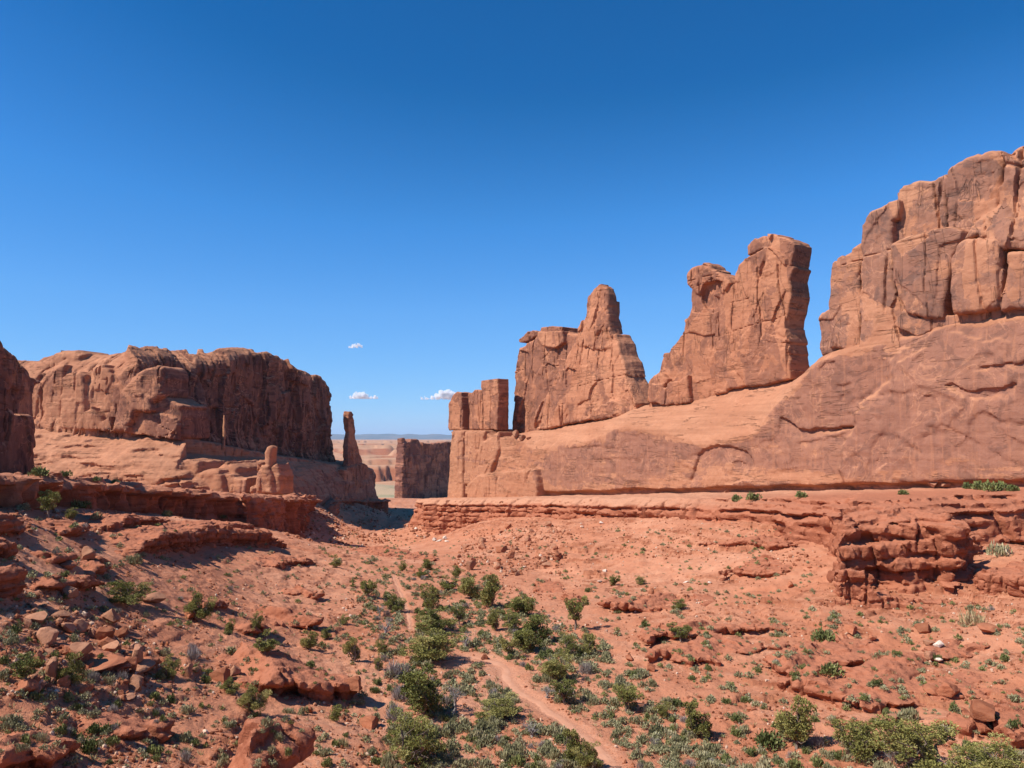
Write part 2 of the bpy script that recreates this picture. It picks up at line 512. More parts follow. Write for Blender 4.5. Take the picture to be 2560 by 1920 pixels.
def bedded(name, light=(0.46, 0.175, 0.096), mid=(0.40, 0.142, 0.074), dark=(0.27, 0.088, 0.046)):
    """thin-bedded red ledge rock"""
    t = NT(name); p = t.coords()
    b = t.noise(t.map(p, (0.06, 0.06, 1.6)), 1.0, 4, 0.6, 0.4)
    big = t.noise(p, 0.12, 5, 0.6)
    col = t.mix(t.ramp(b, [(0.36, 0.0), (0.62, 1.0)]), mid, dark)
    col = t.mix(t.math('MULTIPLY', t.ramp(big, [(0.46, 0.0), (0.66, 1.0)]), 0.6), col, light)
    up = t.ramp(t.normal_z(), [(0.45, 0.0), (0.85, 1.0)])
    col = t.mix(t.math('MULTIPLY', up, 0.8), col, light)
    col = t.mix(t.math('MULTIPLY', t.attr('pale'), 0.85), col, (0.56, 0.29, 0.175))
    sp = t.noise(p, 2.3, 5, 0.7)
    col = t.mix(t.ramp(sp, [(0.56, 0.0), (0.75, 0.5)]), col, tuple(c * 0.6 for c in dark))
    nb = t.bump(t.noise(p, 1.1, 9, 0.65, 0.3), 0.55, 0.7)
    nb = t.bump(t.noise(t.map(p, (0.5, 0.5, 3.0)), 1.0, 5, 0.6), 0.25, 0.5, nb)
    return t.done(col, nb)

def ground_mat():
    t = NT('desert_soil'); p = t.coords()
    a = t.noise(p, 0.05, 6, 0.6, 0.4); b = t.noise(p, 0.42, 7, 0.66); c = t.noise(p, 3.2, 5, 0.7)
    col = t.mix(t.ramp(a, [(0.36, 0.0), (0.64, 1.0)]), (0.49, 0.188, 0.098), (0.61, 0.285, 0.165))
    col = t.mix(t.math('MULTIPLY', t.ramp(b, [(0.40, 0.0), (0.70, 1.0)]), 0.7), col, (0.46, 0.166, 0.086))
    # pale gravel and slickrock patches
    g = t.math('MULTIPLY', t.ramp(t.noise(p, 0.11, 5, 0.65, 0.8), [(0.52, 0.0), (0.66, 1.0)]), t.ramp(c, [(0.46, 0.0), (0.6, 1.0)]))
    col = t.mix(t.math('MULTIPLY', g, 0.75), col, (0.62, 0.34, 0.215))
    col = t.mix(t.math('MULTIPLY', t.attr('sand'), t.ramp(b, [(0.25, 0.45), (0.6, 1.0)])), col, (0.58, 0.27, 0.16))
    rk = t.mix(t.ramp(t.noise(t.map(p, (0.15, 0.15, 2.0)), 1.0, 5, 0.6), [(0.35, 0.0), (0.65, 1.0)]), (0.27, 0.085, 0.042), (0.42, 0.17, 0.09))
    col = t.mix(t.attr('rock'), col, rk)
    col = t.mix(t.attr('veg'), col, t.mix(t.ramp(t.noise(p, 0.012, 8, 0.8), [(0.46, 0.0), (0.60, 1.0)]), (0.46, 0.34, 0.21), (0.27, 0.27, 0.16)))
    pv = t.voro(p, 2.2)
    peb = t.math('MULTIPLY', t.ramp(pv, [(0.10, 1.0), (0.16, 0.0)]), t.ramp(t.noise(p, 0.6, 4, 0.6), [(0.46, 0.0), (0.56, 1.0)]))
    col = t.mix(t.math('MULTIPLY', peb, 0.7), col, t.mix(t.voro(p, 2.2, out='Color'), (0.25, 0.09, 0.05), (0.62, 0.38, 0.25)))
    nb = t.bump(b, 0.5, 0.5)
    nb = t.bump(c, 0.2, 0.8, nb)
    nb = t.bump(t.noise(p, 9.0, 3, 0.7), 0.04, 0.7, nb)
    return t.done(col, nb)

def path_mat():
    t = NT('trodden_sand'); p = t.coords()
    b = t.noise(p, 0.6, 6, 0.65); c = t.noise(p, 4.0, 4, 0.7)
    col = t.mix(t.ramp(b, [(0.35, 0.0), (0.65, 1.0)]), (0.54, 0.25, 0.145), (0.62, 0.31, 0.19))
    col = t.mix(t.ramp(c, [(0.58, 0.0), (0.72, 0.5)]), col, (0.60, 0.34, 0.22))
    return t.done(col, t.bump(c, 0.05, 0.4))

def plain_leaf(name, cols, rough=0.8, transl=0.0):
    """foliage whose tone varies from leaf clump to leaf clump (face attribute tone) and from plant to plant"""
    t = NT(name)
    tone = t.attr('tone')
    info = t.n('ShaderNodeObjectInfo')
    col = t.ramp(tone, [(i / (len(cols) - 1), c) for i, c in enumerate(cols)])
    hs = t.n('ShaderNodeHueSaturation'); t.l(col, hs.inputs['Color'])
    t.l(t.math('MULTIPLY_ADD', info.outputs['Random'], 0.5, 0.78), hs.inputs['Value'])
    t.l(t.math('MULTIPLY_ADD', info.outputs['Random'], -0.03, 0.515), hs.inputs['Hue'])
    t.b.inputs['Roughness'].default_value = rough
    return t.done(hs.outputs[0])

def bark(name, a=(0.16, 0.12, 0.09), b=(0.27, 0.21, 0.17)):
    t = NT(name); p = t.coords()
    n = t.noise(t.map(p, (6, 6, 1.2)), 1.0, 5, 0.6)
    return t.done(t.mix(t.ramp(n, [(0.35, 0.0), (0.65, 1.0)]), a, b), t.bump(n, 0.03, 0.8))

def boulder_mat(name, a, b, c):
    t = NT(name); p = t.coords()
    info = t.n('ShaderNodeObjectInfo')
    n = t.noise(p, 1.6, 6, 0.62, 0.4); m = t.noise(t.map(p, (0.6, 0.6, 3.5)), 1.0, 4, 0.6)
    col = t.mix(t.ramp(n, [(0.36, 0.0), (0.66, 1.0)]), a, b)
    col = t.mix(t.ramp(m, [(0.5, 0.0), (0.7, 0.7)]), col, c)
    hs = t.n('ShaderNodeHueSaturation'); t.l(col, hs.inputs['Color'])
    t.l(t.math('MULTIPLY_ADD', info.outputs['Random'], 0.4, 0.8), hs.inputs['Value'])
    nb = t.bump(t.noise(p, 3.0, 8, 0.65), 0.18, 0.7)
    return t.done(hs.outputs[0], nb)

M_CLIFF = sandstone('cliff_sandstone', brown=(0.325, 0.152, 0.099), dark=(0.17, 0.092, 0.070))
M_TOWER = sandstone('tower_sandstone', light=(0.53, 0.235, 0.128), mid=(0.43, 0.172, 0.092), brown=(0.31, 0.130, 0.078), dark=(0.19, 0.085, 0.058))
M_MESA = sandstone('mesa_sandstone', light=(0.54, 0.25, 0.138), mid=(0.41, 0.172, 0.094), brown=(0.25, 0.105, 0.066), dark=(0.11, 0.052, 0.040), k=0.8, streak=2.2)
M_BASE = sandstone('slickrock', light=(0.51, 0.240, 0.135), mid=(0.44, 0.190, 0.104), brown=(0.335, 0.152, 0.098), dark=(0.22, 0.104, 0.072), bands=0.5, joints=0.1, hb=0.95, streak=1.3)
M_FAR = sandstone('far_sandstone', light=(0.42, 0.19, 0.12), mid=(0.30, 0.118, 0.075), brown=(0.19, 0.08, 0.06), dark=(0.11, 0.05, 0.045), k=0.35)
M_BED = bedded('bedded_ledge_rock')
M_SOIL = ground_mat()
M_PATH = path_mat()
# ------------------------------------------------------------------ right-hand side of the canyon
def relief_soft(S, Z, seed, a=1.0, joints=0.6, L=1.0, sheets=0.5):
    """smooth exfoliating wall: thin curved sheets with crisp edges"""
    r = 0.35 * fbm2(S / (20 * L), Z / (18 * L), 3, seed, 0.36)
    w = 0.6 * fbm2(S / 12, Z / 12, 2, seed + 9)
    q = 1.6 * fbm2(S / (15 * L) + w, Z / (17 * L) + w, 2, seed + 5)
    r = r + sheets * (np.floor(q) + sstep(0.0, 0.05, q - np.floor(q)))
    q2 = 1.5 * fbm2(S / (6 * L) + w, Z / (7 * L) - w, 2, seed + 6)
    r = r + 0.45 * sheets * (np.floor(q2) + sstep(0.0, 0.06, q2 - np.floor(q2)))
    j = np.abs(perlin2(S / (7 * L) + 0.4 * w, Z / (70 * L), seed + 7))
    r = r - joints * (1 - sstep(0.0, 0.035, j)) * sstep(-0.1, 0.3, perlin2(S / 20, Z / 24, seed + 8))
    return (a * (r + 0.07 * fbm2(S / 1.6, Z / 1.6, 3, seed + 12))).astype(np.float32)

def facets(x, y, seed, jit=0.9):
    """broken rock: cells with flat, tilted faces -> (height -0.5..0.5, random 0..1, distance to the crack between cells)"""
    x = np.asarray(x, np.float32); y = np.asarray(y, np.float32)
    ix, iy = np.floor(x), np.floor(y)
    f1 = np.full(x.shape, 9e9, np.float32); f2 = f1.copy(); bx = np.zeros_like(f1); by = bx.copy(); cx_ = bx.copy(); cy_ = bx.copy()
    for a in (-1, 0, 1):
        for b in (-1, 0, 1):
            kx, ky = ix + a, iy + b
            px_ = kx + 0.5 + jit * (rand2(kx, ky, seed) - 0.5); py_ = ky + 0.5 + jit * (rand2(kx, ky, seed + 1) - 0.5)
            d = np.hypot(x - px_, y - py_); m = d < f1
            f2 = np.where(m, f1, np.minimum(f2, d)); f1 = np.where(m, d, f1)
            bx = np.where(m, x - px_, bx); by = np.where(m, y - py_, by); cx_ = np.where(m, kx, cx_); cy_ = np.where(m, ky, cy_)
    h = rand2(cx_, cy_, seed + 2) - 0.5 + 0.9 * (rand2(cx_, cy_, seed + 3) - 0.5) * bx + 0.9 * (rand2(cx_, cy_, seed + 4) - 0.5) * by
    return h, rand2(cx_, cy_, seed + 5), f2 - f1

def relief(S, Z, seed, a=1.0, joints=0.6, L=1.0, sheets=0.5, fs=None):
    """jointed cliff face: flat fracture planes, straight vertical joints, a few bedding partings"""
    fs = (seed // 10) * 10 if fs is None else fs
    wx = 0.7 * fbm2(S / 7, Z / 9, 3, fs + 1); wz = 0.7 * fbm2(S / 9, Z / 7, 3, fs + 2)
    h1, _, e1 = facets((S + wx) / (8 * L), (Z + wz) / (15 * L), fs + 3)
    h2, _, e2 = facets((S + wx) / (3.2 * L), (Z + wz) / (5.5 * L), fs + 4)
    h3, _, _ = facets((S + wx) / (1.3 * L), (Z + wz) / (1.9 * L), fs + 5)
    m = sstep(-0.15, 0.25, fbm2(S / 15, Z / 12, 2, fs + 6))
    r = 2.5 * sheets * h1 + 0.8 * sheets * h2 * (0.15 + m) + 0.28 * sheets * h3 * m
    _, _, ev = facets((S + 0.6 * wx) / (8.5 * L), Z / (80 * L), fs + 7)
    r = r - 1.5 * joints * (1 - sstep(0.012, 0.05, ev)) * sstep(-0.15, 0.1, perlin2(S / 22, Z / 24, fs + 8))
    _, _, eh = facets(S / (60 * L), (Z + 0.5 * wz + 0.06 * S) / (9 * L), fs + 9)
    r = r - 0.6 * joints * (1 - sstep(0.006, 0.03, eh)) * sstep(0.05, 0.3, perlin2(S / 16, Z / 12, fs + 10))
    r = r + 0.06 * fbm2(S / 1.3, Z / 1.3, 3, seed + 12)
    return (a * r).astype(np.float32)

A_R, B_R = axy(2560, 150), axy(1122, 340)
WR = Frame(A_R, B_R)                     # the long right-hand wall: s = 0 at the right edge of the picture, 227 at its far end
ZA, ZB = -8.9, -25.0
def wall_foot(s): return ZA + (ZB - ZA) * s / 227.0

# --- the lower wall that carries everything
def seg(poly, n0, x): 
    q = WR.px(poly, n0); o = np.argsort(q[:, 0])
    return np.interp(x, q[o, 0], q[o, 1])

TOPLINE = [(1118, 1076), (1128, 1073), (1270, 1073), (1285, 1090), (1335, 1092), (1345, 1074), (1427, 1060), (1543, 1036), (1597, 1014), (1640, 1010),
           (1728, 996), (1832, 966), (1991, 947), (2023, 916), (2046, 884), (2150, 858), (2240, 838), (2380, 789), (2560, 774), (3200, 720)]
BRINK = [(1118, 1079), (1270, 1080), (1335, 1125), (1470, 1105), (1560, 1066), (1640, 1074), (1760, 1112), (1880, 1092), (1925, 1035), (1985, 972),
         (2050, 905), (2150, 872), (2300, 840), (2400, 815), (2560, 800), (3200, 745)]
SB = -11.0                                # how far the ledge under the towers lies behind the face
low = Solid(WR, (-85, 240), (-30, 8), (-34, 50), 0.4)
S2, Z2 = low.S2, low.Z2
s1 = low.s
SBs = np.interp(s1, [38, 58], [-3.0, SB]).astype(np.float32)
_q = np.array([WR.px([p], np.interp(p[0], [1995, 2050], [SB, -3.0]))[0] for p in TOPLINE]); _o = np.argsort(_q[:, 0])
zt = np.interp(s1, _q[_o, 0], _q[_o, 1]); zb = np.minimum(seg(BRINK, 0.0, s1), zt - 0.4)
zt = zt[:, None]; zb = zb[:, None]
back = np.clip((Z2 - zb) / np.maximum(zt - zb, 0.5), 0, 1)
nf = SBs[:, None] * (0.35 * back + 0.65 * back ** 1.8)                 # rolls back from the brink to the foot of the towers
# right-hand half stands forward of the left half along a curved arris
ar = np.interp(Z2, [-30, -14, -4, 4, 12, 30], [38, 36.5, 38.0, 35, 28, 18]).astype(np.float32) + 1.8 * fbm2(Z2 / 5, 0 * Z2, 3, 74)
fwd = 1 - sstep(-2.0, 1.5, S2 - ar)
nf = nf + 3.0 * fwd * sstep(34, 12, Z2 + 0.25 * S2)
rl = relief_soft(S2, Z2, 31, 0.55, 0.4, 1.5, 0.55)
nf = nf + rl * (0.55 + 0.45 * fwd)
# the steep slickrock behind the brink weathers in low steps
nf = nf + 0.45 * back * perlin2(S2 / 30, Z2 / 1.6, 77)
# arch-shaped flake scars
def arch(pts, depth, nf):
    """a flake has fallen: deep under its upper edge, running out downwards"""
    q = WR.px(pts, 0.0)
    d = poly_sdf(S2, Z2, q) + 0.3 * fbm2(S2 / 3, Z2 / 3, 3, 8)
    zm = np.max(np.where(d < 0, Z2, -99), axis=1)[:, None]; zn = np.min(np.where(d < 0, Z2, 99), axis=1)[:, None]
    fade = np.clip(1 - (zm - Z2) / np.maximum((zm - zn) * 0.8, 1.0), 0, 1)
    return nf - depth * sstep(0.15, -0.2, d) * fade
nf = arch(zpx([(115, 610), (150, 570), (240, 548), (340, 556), (430, 590), (465, 650), (475, 780), (300, 800), (120, 880), (60, 800)], 1700, 900, .3888), 0.9, nf)
nf = arch(zpx([(330, 660), (370, 645), (420, 665), (450, 680), (470, 780), (330, 790)], 1700, 900, .3888), 0.5, nf)
nf = arch(zpx([(640, 360), (700, 385), (760, 440), (830, 455), (870, 435), (960, 440), (1050, 425), (1130, 425), (1040, 470), (930, 520), (800, 540), (640, 520)], 1700, 900, .3888), 0.7, nf)
nf = arch(zpx([(1750, 160), (1800, 150), (1900, 200), (2100, 185), (2212, 150), (2212, 300), (1900, 280), (1800, 230)], 1700, 900, .3888), 0.9, nf)
nf = arch(zpx([(230, 880), (300, 800), (480, 770), (540, 860), (520, 890)], 1700, 900, .3888), -1.2, nf)
# thin flakes: a sharp overhanging lip with the face below it dying out downwards
def flake(pts, depth, run, nf):
    q = WR.px(zpx(pts, 1700, 900, .3888), 0.0); q = q[np.argsort(q[:, 0])]
    zc = np.interp(s1, q[:, 0], q[:, 1]) + 0.35 * fbm2(s1 / 1.7, 0 * s1, 3, 71)
    e = sstep(0, 1.2, s1 - q[0, 0]) * sstep(0, 1.2, q[-1, 0] - s1)
    t = zc[:, None] - Z2
    return nf - depth * e[:, None] * sstep(-0.05, 0.25, t) * np.exp(-np.maximum(t, 0) / run)
for pts, dp, rn in [([(640, 360), (700, 385), (760, 440), (830, 455), (870, 435), (960, 440), (1050, 425), (1130, 425)], .7, 2.5), ([(740, 530), (830, 520), (930, 500), (1020, 480), (1110, 440)], .45, 2),
        ([(1000, 300), (1012, 245), (1060, 215), (1110, 205)], .4, 2), ([(1060, 270), (1160, 250), (1230, 205), (1330, 215), (1420, 200), (1520, 215)], .4, 1.6), ([(1590, 250), (1620, 235), (1690, 232), (1730, 225)], .4, 1.5),
        ([(1870, 262), (1920, 230), (2030, 220), (2120, 190)], .5, 1.5), ([(1960, 45), (2100, 30), (2212, 18), (2330, 10)], .9, 2), ([(990, 150), (1050, 165), (1120, 130)], .6, 1.2), ([(880, 60), (930, 20), (1010, 0)], .6, 1.5),
        ([(60, 622), (90, 600), (118, 612)], .4, 1.2), ([(0, 672), (60, 690), (125, 712)], .3, 1.2), ([(1330, 210), (1370, 190), (1400, 165)], .35, 1), ([(1290, 440), (1340, 478), (1400, 470), (1470, 500)], .3, 1.2),
        ([(1690, 420), (1760, 412), (1830, 452), (1910, 492), (2010, 552)], .4, 1.5), ([(2000, 332), (2060, 362), (2130, 392), (2300, 400)], .45, 1.5), ([(1540, 520), (1600, 500), (1680, 470), (1740, 405)], .3, 1.5),
        ([(2060, 560), (2110, 610), (2170, 650), (2300, 660)], .35, 1.5), ([(700, 650), (860, 640), (980, 622), (1100, 612)], .2, 1.0), ([(560, 720), (700, 700), (860, 690)], .25, 1.0), ([(-700, 560), (-520, 552), (-380, 570)], .4, 1.2), ([(-560, 640), (-420, 630), (-240, 640)], .3, 1.0)]:
    nf = flake(pts, dp, rn, nf)
nf = nf + 0.12 * perlin2(S2 / 40, (Z2 + 0.05 * S2) / 0.8, 72) * sstep(-.1, .3, fbm2(S2 / 25, Z2 / 6, 3, 73))
# undercut where the wall meets the ledge
foot = wall_foot(s1)[:, None]
und = 0.25 + 0.7 * sstep(-0.2, 0.5, perlin2(S2 / 20, 0 * S2, 4)) 
nf = nf - 2.0 * sstep(foot + 1.2 + und, foot + 0.5 + 0.5 * und, Z2) + 0.8 * sstep(foot - .2, foot - .8, Z2)
# far end: fractured, with a big block leaning on it
lend = WR.px([(1122, 1245)], 0)[0, 0]
lt = WR.px([(1128, 1080)], 0)[0, 0]
left_edge = np.interp(Z2, [-30, -8, 2], [lend + 2.0, lt + 1.0, lt]) + 0.5 * fbm2(S2 / 3, Z2 / 4, 3, 63)
d2 = np.maximum(Z2 - zt, S2 - left_edge)
dn = np.maximum(low.N3 - nf[:, None, :], -32 - low.N3) * 0.85
R_ = 0.7
a_ = (d2 + R_)[:, None, :]; b_ = dn + R_
low.join(np.minimum(np.maximum(a_, b_), 0) + np.sqrt(np.maximum(a_, 0) ** 2 + np.maximum(b_, 0) ** 2) - R_)
Z3 = lambda pts, n0: WR.px(zpx(pts, 1080, 640, .3858), n0)
rr = relief(S2, Z2, 57, 0.45, 0.9, 0.8)
low.block(Z3([(225, 1640), (225, 1480), (300, 1420), (420, 1395), (600, 1385), (662, 1380), (682, 1500), (672, 1640)], 3), 3.4, -8, 1.2, 0.3, seed=3, rel=rr)
low.block(Z3([(100, 1640), (118, 1300), (132, 1128), (205, 1130), (195, 1300), (205, 1640)], 1.2), 1.6, -8, 0.9, 0.2, seed=5, rel=rr)
low.block(Z3([(205, 1480), (210, 1135), (345, 1132), (330, 1250), (270, 1330), (250, 1480)], 1.0), 1.2, -8, 0.9, 0.2, seed=6, rel=rr)
low.block(Z3([(250, 1475), (275, 1300), (345, 1200), (430, 1140), (440, 1260), (390, 1400), (380, 1475)], 0.6), 1.6, -8, 1.0, 0.2, seed=7, rel=rr)
low.block(Z3([(395, 1475), (440, 1290), (560, 1320), (600, 1390), (440, 1475)], 0.6), 1.0, -8, 1.2, 0.2, seed=8, rel=rr)
def attr_low(V, N, W):
    s, z = V[:, 0], V[:, 2]
    b = np.interp(s, s1, zb[:, 0]); 
    face = sstep(1.0, -2.5, z - b + 1.6 * fbm2(s / 6, z / 6, 3, 12))
    right = 1 - sstep(-3, 3, s - 36)
    lend_ = sstep(150, 165, s)
    v = face * (0.66 * (1 - lend_) + 0.05 * lend_) - 0.12
    v = v + right * 0.12
    v = v - 0.5 * sstep(7, 1, z - wall_foot(s) + 2 * fbm2(s / 9, z / 5, 3, 13))       # pale, freshly spalled foot
    v = v + 0.25 * sstep(0.1, 0.4, fbm2(s / 22, z / 3.5, 4, 14)) * right
    return {'varn': np.clip(v, -0.6, 1)}
o = low.build('sandstone_wall', M_BASE, 0.10, 1.6, 5, attr_low)
tag(o, 'long smooth salmon sandstone wall under the towers on the right, streaked with dark varnish', 'rock wall')

def facet_tone(s, z, fs, L=1.0):
    wx = 0.7 * fbm2(s / 7, z / 9, 3, fs + 1); wz = 0.7 * fbm2(s / 9, z / 7, 3, fs + 2)
    _, a, _ = facets((s + wx) / (8 * L), (z + wz) / (15 * L), fs + 3)
    _, b, _ = facets((s + wx) / (3.2 * L), (z + wz) / (5.5 * L), fs + 4)
    return (a - 0.5) * 0.9 + (b - 0.5) * 0.5
def attr_tower(base, lo=0.0, fs=120):
    def f(V, N, W):
        return {'varn': np.clip(base + 1.6 * lo * facet_tone(V[:, 0], V[:, 2], fs) + 0.5 * lo * fbm2(V[:, 0] / 9, V[:, 2] / 12, 3, 21), -0.8, 1)}
    return f

# --- upper right cliff: stacked rounded buttresses and leaning slabs
Z5 = lambda pts, n0: WR.px(zpx(pts, 1920, 320, .2893), n0)
Z4 = lambda pts, n0: WR.px(zpx(pts, 1560, 540, .2893), n0)
up = Solid(WR, (-78, 66), (-22, 9), (2, 62), 0.28)
S2, Z2 = up.S2, up.Z2
def rel(seed, a=0.75, L=1.0, j=0.9): return relief(S2, Z2, seed, a, j, L, 0.5, fs=FS)
FS = 100
n = -2.0
up.block(Z4([(1680, 1200), (1660, 1120), (1660, 880), (1690, 830), (1730, 800), (1790, 790), (1800, 1150), (1780, 1200)], n), n - 1, n - 9, 0.8, 0, seed=1, rel=rel(101))
up.block(Z5([(520, 1900), (527, 1640), (535, 1330), (548, 1165), (600, 1120), (720, 1060), (805, 1000), (830, 1120), (800, 1300), (800, 1700), (800, 1930)], n), n, n - 9, 0.9, 0, 0.5, seed=2, rel=rel(102))
up.block(Z5([(790, 2000), (785, 1500), (795, 1300), (812, 1110), (818, 1000), (818, 850), (832, 780), (880, 712), (985, 680), (1070, 820), (1070, 1010), (1090, 1180), (1110, 1380), (1190, 1580), (1300, 1700), (1300, 2050)], n + 1.5), n + 1.5, n - 10, 0.9, 0, 0.4, seed=3, rel=rel(103))
up.block(Z5([(970, 690), (1050, 640), (1118, 618), (1130, 690), (1108, 780), (1062, 820), (1000, 802)], n + 1), n + 1.2, n - 9, 0.6, 0, 0.3, seed=4, rel=rel(104))
up.block(Z5([(1095, 1700), (1090, 880), (1128, 800), (1118, 600), (1120, 520), (1172, 490), (1290, 460), (1392, 460), (1520, 403), (1555, 440), (1560, 900), (1560, 1700)], n - 1), n - 1.0, n - 14, 0.9, 0, 0.4, seed=5, rel=rel(105))
up.block(Z5([(1530, 1400), (1545, 640), (1530, 395), (1600, 322), (1700, 258), (1880, 185), (1992, 183), (2035, 235), (2030, 300), (1990, 600), (1980, 1400)], n + 0.6), n + 0.6, n - 14, 1.1, 0, 0.5, seed=6, rel=rel(106, 1.3, 0.8, .3))
up.block(Z5([(2010, 1400), (2010, 560), (2045, 222), (2100, 180), (2212, 130), (2500, 40), (2900, -60), (3400, -120), (3400, 1400)], n + 1), n + 1.0, n - 16, 1.1, 0, 0.5, seed=7, rel=rel(107, 1.2, 0.9))
up.block(Z5([(1690, 1010), (1730, 880), (1780, 790), (1950, 680), (2010, 610), (2100, 545), (2230, 470), (2600, 380), (3300, 300), (3300, 1100), (2080, 1075), (2000, 1010), (1830, 940)], n + 2.5), n + 3.0, n - 14, 1.2, 0, 0.6, seed=8, tilt=0.25, rel=rel(108, 1.5, 0.7, .3))
up.block(Z5([(1068, 1020), (1160, 960), (1300, 900), (1480, 870), (1600, 870), (1700, 905), (1660, 990), (1600, 1110), (1572, 1250), (1556, 1400), (1520, 1530), (1505, 1640), (1340, 1650), (1180, 1600), (1165, 1550), (1118, 1410), (1085, 1290), (1092, 1180), (1072, 1080)], n + 4), n + 4.6, n - 8, 0.85, 0, 0.35, seed=9, tilt=-0.03, rel=rel(109, 0.4))
up.block(Z5([(1628, 1015), (1700, 958), (1830, 935), (1980, 985), (2020, 1040), (2012, 1200), (2005, 1400), (1985, 1550), (1780, 1600), (1590, 1620), (1566, 1500), (1572, 1300), (1592, 1140)], n + 5), n + 5.6, n - 8, 0.9, 0, 0.35, seed=10, tilt=-0.02, rel=rel(110, 0.45))
up.block(Z5([(2075, 1080), (2212, 1058), (2700, 1000), (2760, 1540), (2212, 1560), (2008, 1575), (2035, 1350)], n + 5), n + 5.4, n - 8, 0.9, 0, 0.4, seed=11, rel=rel(111, 0.6))
up.block(Z5([(2800, 1000), (3400, 950), (3400, 1500), (2800, 1530)], n + 5), n + 5.0, n - 8, 0.9, 0, 0.4, seed=12, rel=rel(112, 0.6))
up.block(Z5([(1100, 1700), (1180, 1560), (1340, 1640), (1590, 1605), (2212, 1545), (3400, 1450), (3400, 1800), (2212, 1650), (1600, 1720), (1300, 1800)], n + 2.5), n + 3.2, n - 8, 0.4, 0, 0.4, seed=13, rel=rel(113, 0.5))
up.rough(0.2, 3.0, 41)
def attr_up(V, N, W):
    s, z = V[:, 0], V[:, 2]
    return {'varn': np.clip(0.38 + 0.65 * facet_tone(s, z, 100) + 0.15 * fbm2(s / 11, z / 11, 4, 23), -0.8, 1)}
o = up.build('sandstone_cliff', M_CLIFF, 0.07, 1.8, 6, attr_up)
tag(o, 'tall cliff of stacked rounded buttresses and leaning slabs at the right edge', 'cliff')

# --- twin-headed tower
FS = 120
tw = Solid(WR, (34, 112), (-20, -1), (-3, 56), 0.26)
S2, Z2 = tw.S2, tw.Z2
n = -9.0
tw.block(Z4([(120, 1680), (140, 1640), (210, 1530), (230, 1450), (270, 1380), (300, 1340), (325, 1230), (340, 1190), (380, 1180), (410, 1120), (470, 1060), (500, 980), (520, 900), (560, 850), (580, 780), (585, 660), (600, 600), (900, 600), (880, 700), (830, 900), (800, 1000), (790, 1560), (580, 1630)], n), n, n - 6, 0.55, 0, 0.45, seed=21, rel=rel(121, 0.55))
tw.block(Z4([(560, 600), (548, 540), (555, 490), (590, 450), (690, 408), (742, 428), (748, 452), (830, 480), (885, 520), (945, 578), (900, 640), (840, 700), (700, 690), (620, 680)], n + 0.4), n + 0.9, n - 6.5, 0.83, 0.3, 0.4, seed=22, rel=rel(122, 0.8, 0.5))
tw.block(Z4([(560, 1000), (580, 820), (680, 840), (800, 830), (800, 1020), (690, 1040), (600, 1010)], n + .5), n + 0.7, n - 4, 0.33, 0.1, 0.3, seed=23, rel=rel(123, 0.3))
tw.block(Z4([(785, 1540), (795, 1200), (800, 900), (828, 690), (880, 630), (968, 580), (975, 500), (1010, 430), (1085, 350), (1180, 300), (1260, 268), (1330, 320), (1400, 415), (1470, 450), (1440, 560), (1455, 650), (1450, 720), (1410, 900), (1410, 990), (1430, 1100), (1450, 1250), (1465, 1420), (1300, 1445), (940, 1500), (800, 1550)], n), n + 0.8, n - 7.5, 0.66, 0, 0.45, seed=24, rel=rel(124, 0.7, 0.8))
tw.block(Z4([(1085, 345), (1080, 262), (1140, 200), (1210, 170), (1300, 165), (1380, 180), (1465, 215), (1482, 245), (1475, 335), (1450, 425), (1400, 420), (1330, 330), (1260, 275), (1180, 310)], n), n + 1.0, n - 7.0, 0.66, 0, 0.35, seed=25, rel=rel(125, 0.6))
tw.block(Z4([(1400, 1440), (1420, 1230), (1480, 1250), (1500, 1320), (1495, 1440)], n - 2), n - 2.2, n - 8, 0.66, 0, 0.3, seed=26, rel=rel(126))
tw.block(Z4([(205, 1610), (235, 1450), (265, 1385), (320, 1350), (385, 1410), (365, 1480), (420, 1430), (480, 1420), (565, 1370), (580, 1610), (400, 1640)], n + 1), n + 2.0, n - 4, 0.66, 0, 0.4, seed=27, rel=rel(127, 0.5))
tw.block(Z4([(660, 720), (700, 600), (770, 560), (870, 560), (850, 640), (800, 690), (830, 760), (780, 800), (700, 800)], n), n + 5, n - 1.6, 0.5, 0, 0.5, seed=28, cut=True)
tw.rough(0.22, 3.0, 42)
o = tw.build('sandstone_tower', M_TOWER, 0.07, 1.6, 7, attr_tower(0.22, 0.45, 120))
tag(o, 'broad twin-headed sandstone tower standing on the wall next to the big right cliff', 'rock tower')

FS = 130
# --- pointed tower with the flat-topped dome behind it
pt = Solid(WR, (92, 212), (-31, 0), (-20, 58), 0.32)
S2, Z2 = pt.S2, pt.Z2
n = -9.0
pt.block(Z3([(520, 1140), (528, 900), (540, 700), (548, 650), (562, 600), (640, 540), (690, 500), (850, 500), (870, 490), (960, 500), (960, 1000), (720, 1140), (600, 1160)], n - 5), n - 5, n - 18, 1.76, 0, 0.6, seed=31, rel=rel(131, 0.9, 0.9))
pt.block(Z3([(570, 565), (568, 540), (600, 518), (632, 483), (688, 483), (690, 515), (620, 555)], n - 5), n - 4.6, n - 13, 0.44, 0, 0.35, seed=32, rel=rel(132, 0.7, 0.5))
pt.block(Z3([(690, 500), (708, 463), (770, 455), (842, 460), (838, 490), (700, 500)], n - 4), n - 4.0, n - 14, 0.39, 0, 0.2, seed=33, rel=rel(133, 0.5))
pt.block(Z3([(690, 520), (692, 490), (850, 486), (856, 560), (800, 600), (720, 580)], n - 3.4), n - 2.8, n - 14, 0.55, 0, 0.2, seed=34, rel=rel(134, 0.6))
